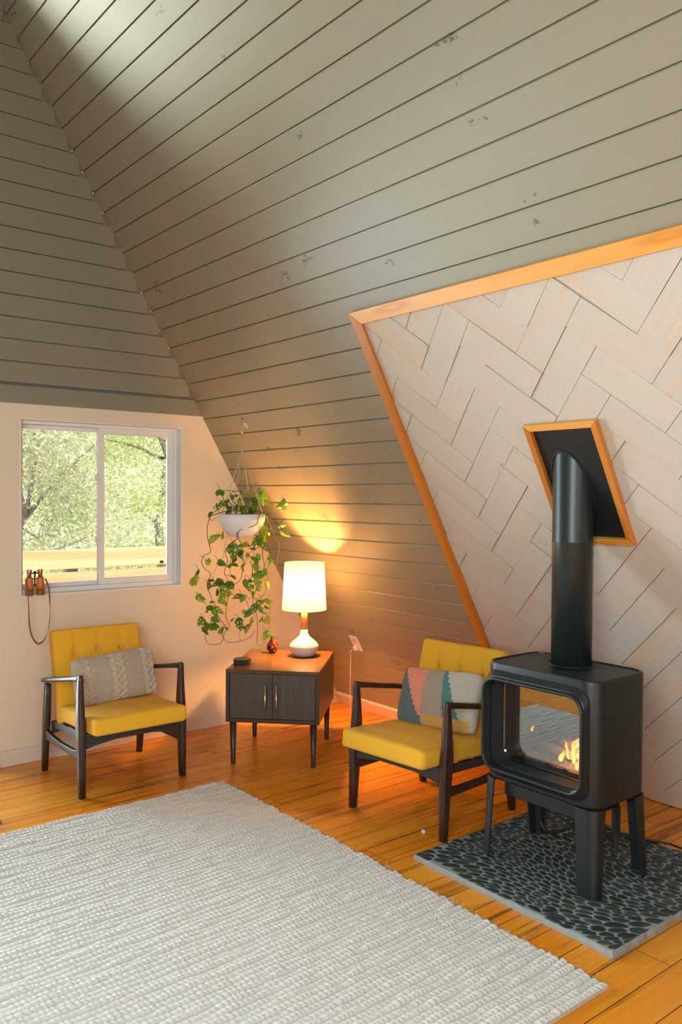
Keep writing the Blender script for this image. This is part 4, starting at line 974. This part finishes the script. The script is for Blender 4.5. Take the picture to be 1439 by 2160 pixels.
def leaf_mesh(m, P, L_, ang, tilt, roll, holes):
    """heart-shaped leaf, cupped along the midrib, with oval holes"""
    nu_, nw = 9, 8; prof = [.10, .62, .93, 1.0, .95, .80, .58, .30, .02]; vv = []
    R_ = Matrix.Rotation(ang, 3, rd) @ Matrix.Rotation(tilt, 3, rx) ; R2 = Matrix.Rotation(roll, 3, 'Z')
    for i in range(nu_):
        f = i/(nu_-1); w_ = prof[i]*L_*.32
        for j in range(nw+1):
            g_ = (j/nw)*2-1; x = g_*w_; z = -f*L_+(.12*L_*abs(g_)**1.5 if i < 3 else .05*L_*abs(g_)) ; y = abs(g_)*w_*.35+.16*L_*(f**2)
            vv.append(P + R_ @ (R2 @ (rx*x + rd*y) + Vector((0, 0, z))))
    fc = grid_faces(nu_, nw+1); drop = set()
    if holes:
        for i in (2, 4, 6):
            for j in (2, 5): drop.add(i*nw+j)
        for j in (0, nw-1): drop.add(5*nw+j); drop.add(3*nw+j)
    m.add(vv, [q for k_, q in enumerate(fc) if k_ not in drop])
LV = [(345, 1120, 150, 1), (470, 1190, 150, 0), (430, 1210, 110, 0), (665, 1180, 125, 0), (600, 1230, 80, 0), (570, 885, 110, 0), (520, 825, 90, 0), (370, 860, 90, 0), (410, 870, 80, 0), (700, 775, 130, 0), (860, 840, 130, 0), (655, 885, 130, 0), (365, 760, 80, 0), (160, 1460, 110, 1), (190, 1590, 95, 1),
      (350, 1330, 85, 0), (450, 1350, 80, 0), (555, 1350, 80, 0), (640, 1345, 85, 0), (775, 1330, 90, 0), (765, 1270, 80, 0), (690, 1410, 100, 0), (365, 1550, 120, 1), (400, 1590, 90, 1), (240, 1780, 120, 0), (280, 1840, 90, 0), (575, 1745, 100, 0), (510, 1790, 110, 0), (600, 1830, 110, 0), (725, 1790, 110, 0), (745, 1880, 105, 0), (540, 1600, 110, 0),
      (700, 1650, 120, 0), (650, 1680, 100, 0), (310, 1700, 110, 1), (375, 1490, 100, 0), (330, 1490, 90, 0), (465, 1510, 90, 0), (560, 1480, 80, 0), (600, 1465, 80, 0), (645, 1460, 85, 0), (585, 1530, 70, 0), (730, 1505, 80, 0), (640, 1295, 90, 0), (745, 1100, 110, 1), (850, 1090, 90, 1), (720, 1050, 90, 1), (385, 1870, 90, 0), (200, 1390, 70, 0), (330, 1830, 90, 0),
      (270, 1500, 80, 0), (255, 1320, 70, 1), (620, 820, 70, 0), (460, 800, 60, 0), (300, 935, 60, 0), (480, 1290, 80, 0), (530, 1250, 80, 0), (570, 1270, 60, 0), (690, 1130, 120, 0), (340, 1560, 80, 0), (350, 1640, 90, 0), (400, 1660, 80, 1), (265, 1690, 80, 0), (240, 1860, 80, 0), (450, 1440, 70, 0), (620, 1780, 60, 0), (680, 1700, 90, 0), (740, 1640, 70, 0), (310, 1480, 70, 0), (715, 840, 70, 1), (590, 780, 70, 1), (550, 1180, 60, 1), (420, 1510, 90, 0), (300, 1780, 80, 0), (720, 1690, 60, 0), (650, 1300, 60, 0), (660, 1540, 70, 0), (620, 1570, 60, 0), (715, 1420, 80, 0), (500, 880, 90, 0), (450, 905, 80, 0), (540, 905, 90, 0), (610, 905, 80, 0)]
lf = random.Random(5); owners = V_[:9]; nodes_px = [(300, 1500), (460, 1200), (340, 1450), (400, 1700), (560, 1080), (800, 1250), (680, 1600), (650, 1450), (800, 1000)]
buckets = {}
for (px, py, L_, yl) in LV:
    k = 9 if py < 960 else min(range(9), key=lambda i: (nodes_px[i][0]-px)**2+(nodes_px[i][1]-py)**2)
    m = buckets.setdefault((k, yl), MB()); dep = -.02+lf.uniform(-.05, .06) if py > 1160 else -.06+lf.uniform(-.06, .06)
    if 960 < py < 1160: dep = -.03
    leaf_mesh(m, off(px, py, dep), L_*KX*1.02, lf.uniform(-1.15, 1.15), lf.uniform(-.1, .9), lf.uniform(-.9, .9), L_ > 85)
    if lf.random() < .75: leaf_mesh(m, off(px+lf.uniform(-45, 45), py+lf.uniform(-35, 35), dep+lf.uniform(-.02, .03)), L_*KX*lf.uniform(.6, .9), lf.uniform(-1.9, 1.9), lf.uniform(-.3, 1.1), lf.uniform(-1.3, 1.3), False)
    if L_ > 60:
        q = off(px+lf.uniform(-45, 45), py-lf.uniform(10, 60), dep+.01); m2 = buckets.setdefault((k, 'p'), MB()); m2.tube(spline([q, (q+off(px, py, dep))/2+Vector((0, 0, .012)), off(px, py, dep)], 4), .0011, 5)
for (k, yl), m in buckets.items():
    ow = V_[k]; o = m.build('petioles' if yl == 'p' else 'leaves', M['stem' if yl == 'p' else ('leaf_y' if yl else 'leaf')], ow, True); o['kind'] = 'stuff'

# ------------------------------------------------------------------ small things on the floor
m = MB(); vv = []; fcs = []
me = bpy.data.meshes.new('wool_tuft'); bm = bmesh.new(); bmesh.ops.create_icosphere(bm, subdivisions=3, radius=.0085)
for v_ in bm.verts: v_.co *= 1+.25*rng.normal()*.6; v_.co.z *= .8
bm.to_mesh(me); bm.free(); o = link('wool_tuft', me, M['fluff']); o.location = (2.472, 2.505, .0085); tag(o, 'tiny white wool tuft lying on the floor between rug and hearth', 'fluff')
m = MB().box(-.05, .012, -.012, .012, .0005, .014).tube([(-.04, 0, .012), (-.05, 0, .12)], .010, 10)
o = bev(m.build('metal_foot', M['greymetal'], None), .003); o.location = (1.083, 3.735, 0); tag(o, 'grey metal furniture foot at the far left edge of the floor', 'furniture foot')

# ------------------------------------------------------------------ outside: deck, railing, trees, hillside
m = MB()
for k in range(13): m.box(-4, 5.5, YW+.22+k*.145, YW+.355+k*.145, -.09, -.05)
m.box(-4, 5.5, YW+.18, YW+2.1, -.25, -.10)
struct(m.build('deck', M['deck']), 'wooden deck outside the window')
rl = thing('deck_railing', 'fir board railing of the deck outside the window', 'railing', (2.5, 6.36, -.05))
for z0, z1, dy in ((.852, 1.002, 0), (.733, .826, 0), (.58, .70, 0), (.40, .52, 0)):
    o = MB().box(-4, 5.5, 6.36+dy, 6.40+dy, z0, z1).build('rail_board', M['deck'], None); wpar(bev(o, .004), rl)
for x in (-3, -1.2, .6, 2.43, 4.1):
    o = MB().box(x-.045, x+.045, 6.405, 6.495, -.12, .98).build('rail_post', M['greymetal'] if False else M['bark'], None); wpar(bev(o, .004), rl)
def tree(name, label, x, y, h, r, n_leaf, ls, mat, seed, z0=-2.5, conif=False, trunk=.12, low=.15):
    r_ = random.Random(seed); t_ = thing(name, label, 'tree', (x, y, z0), 0, None)
    m = MB(); tp_ = [(r_.uniform(-.08, .08)*k, r_.uniform(-.08, .08)*k, h*.95*k/8) for k in range(9)]; m.tube(tp_, [trunk*(1-.10*k) for k in range(9)], 8)
    cl = []
    nb = 46
    for k in range(nb):
        zf = low+(1-low)*(k+.5)/nb; a = r_.random()*2*PI; rad = r*(1.05-zf if conif else math.sin(PI*min(.98, .15+zf*.85)))*r_.uniform(.7, 1.1)
        e = (rad*math.cos(a), rad*math.sin(a), h*zf+rad*r_.uniform(-.1, .35)); i = min(8, int(zf*8)); b_ = tp_[i]
        if k % 2 == 0: m.tube([b_, ((b_[0]+e[0])/2, (b_[1]+e[1])/2, (b_[2]+e[2])/2+.05), e], [.030, .018, .006], 5)
        for q in range(4):
            f = r_.uniform(.35, 1.05); cl.append((e[0]*f+r_.gauss(0, .16), e[1]*f+r_.gauss(0, .16), b_[2]+(e[2]-b_[2])*f+r_.gauss(0, .14)))
    m.build('trunk', M['bark'], t_, True)
    rg = np.random.default_rng(seed); C_ = np.array(cl); id_ = rg.integers(0, len(C_), n_leaf); P = C_[id_]+rg.normal(size=(n_leaf, 3))*[.20, .20, .15]*max(1, r/1.6)
    d = rg.normal(size=(n_leaf, 3)); d /= np.linalg.norm(d, axis=1)[:, None]; e = np.cross(d, rg.normal(size=(n_leaf, 3))); e /= np.linalg.norm(e, axis=1)[:, None]
    s_ = ls*rg.uniform(.6, 1.4, n_leaf)[:, None]; vv = np.stack([P-d*s_, P+e*s_*.4, P+d*s_, P-e*s_*.4], 1).reshape(-1, 3)
    me = bpy.data.meshes.new('foliage'); me.from_pydata(vv.tolist(), [], [(4*i, 4*i+1, 4*i+2, 4*i+3) for i in range(n_leaf)]); link('foliage', me, M[mat], t_)
    return t_
tree('bushy_tree', 'pale green bushy tree filling the left window pane', 2.75, 9.4, 6.2, 1.7, 60000, .027, 'tree_a', 1, trunk=.06)
tree('leafy_tree', 'yellow-green tree with a bare grey trunk in the right window pane', 5.35, 10.9, 7.4, 1.45, 36000, .028, 'tree_b', 2, trunk=.11)
tree('distant_tree', 'tree standing between the two nearer trees outside the window', 5.6, 15.4, 8.5, 2.2, 40000, .040, 'tree_b', 3)
tree('distant_tree', 'tree seen behind the bushy tree at the left edge of the window', 1.6, 15.6, 8.5, 2.3, 30000, .040, 'tree_a', 4)
tree('distant_tree', 'tree behind the bare-trunked tree at the right edge of the window', 9.4, 15.2, 8.6, 2.1, 36000, .038, 'tree_b', 6)
m = MB(); nx_, ny_ = 40, 24; vv = []
for i in range(nx_):
    for j in range(ny_):
        x = -40+i*90/(nx_-1); y = 7.5+j*60/(ny_-1); vv.append((x, y, -2.6+.22*(y-7.5)+.6*math.sin(x*.35+y*.2)+.3*math.sin(y*.9)))
m.add(vv, grid_faces(nx_, ny_)); o = m.build('hillside', M['hill'], None, True); struct(o, 'dry grassy hillside outside')
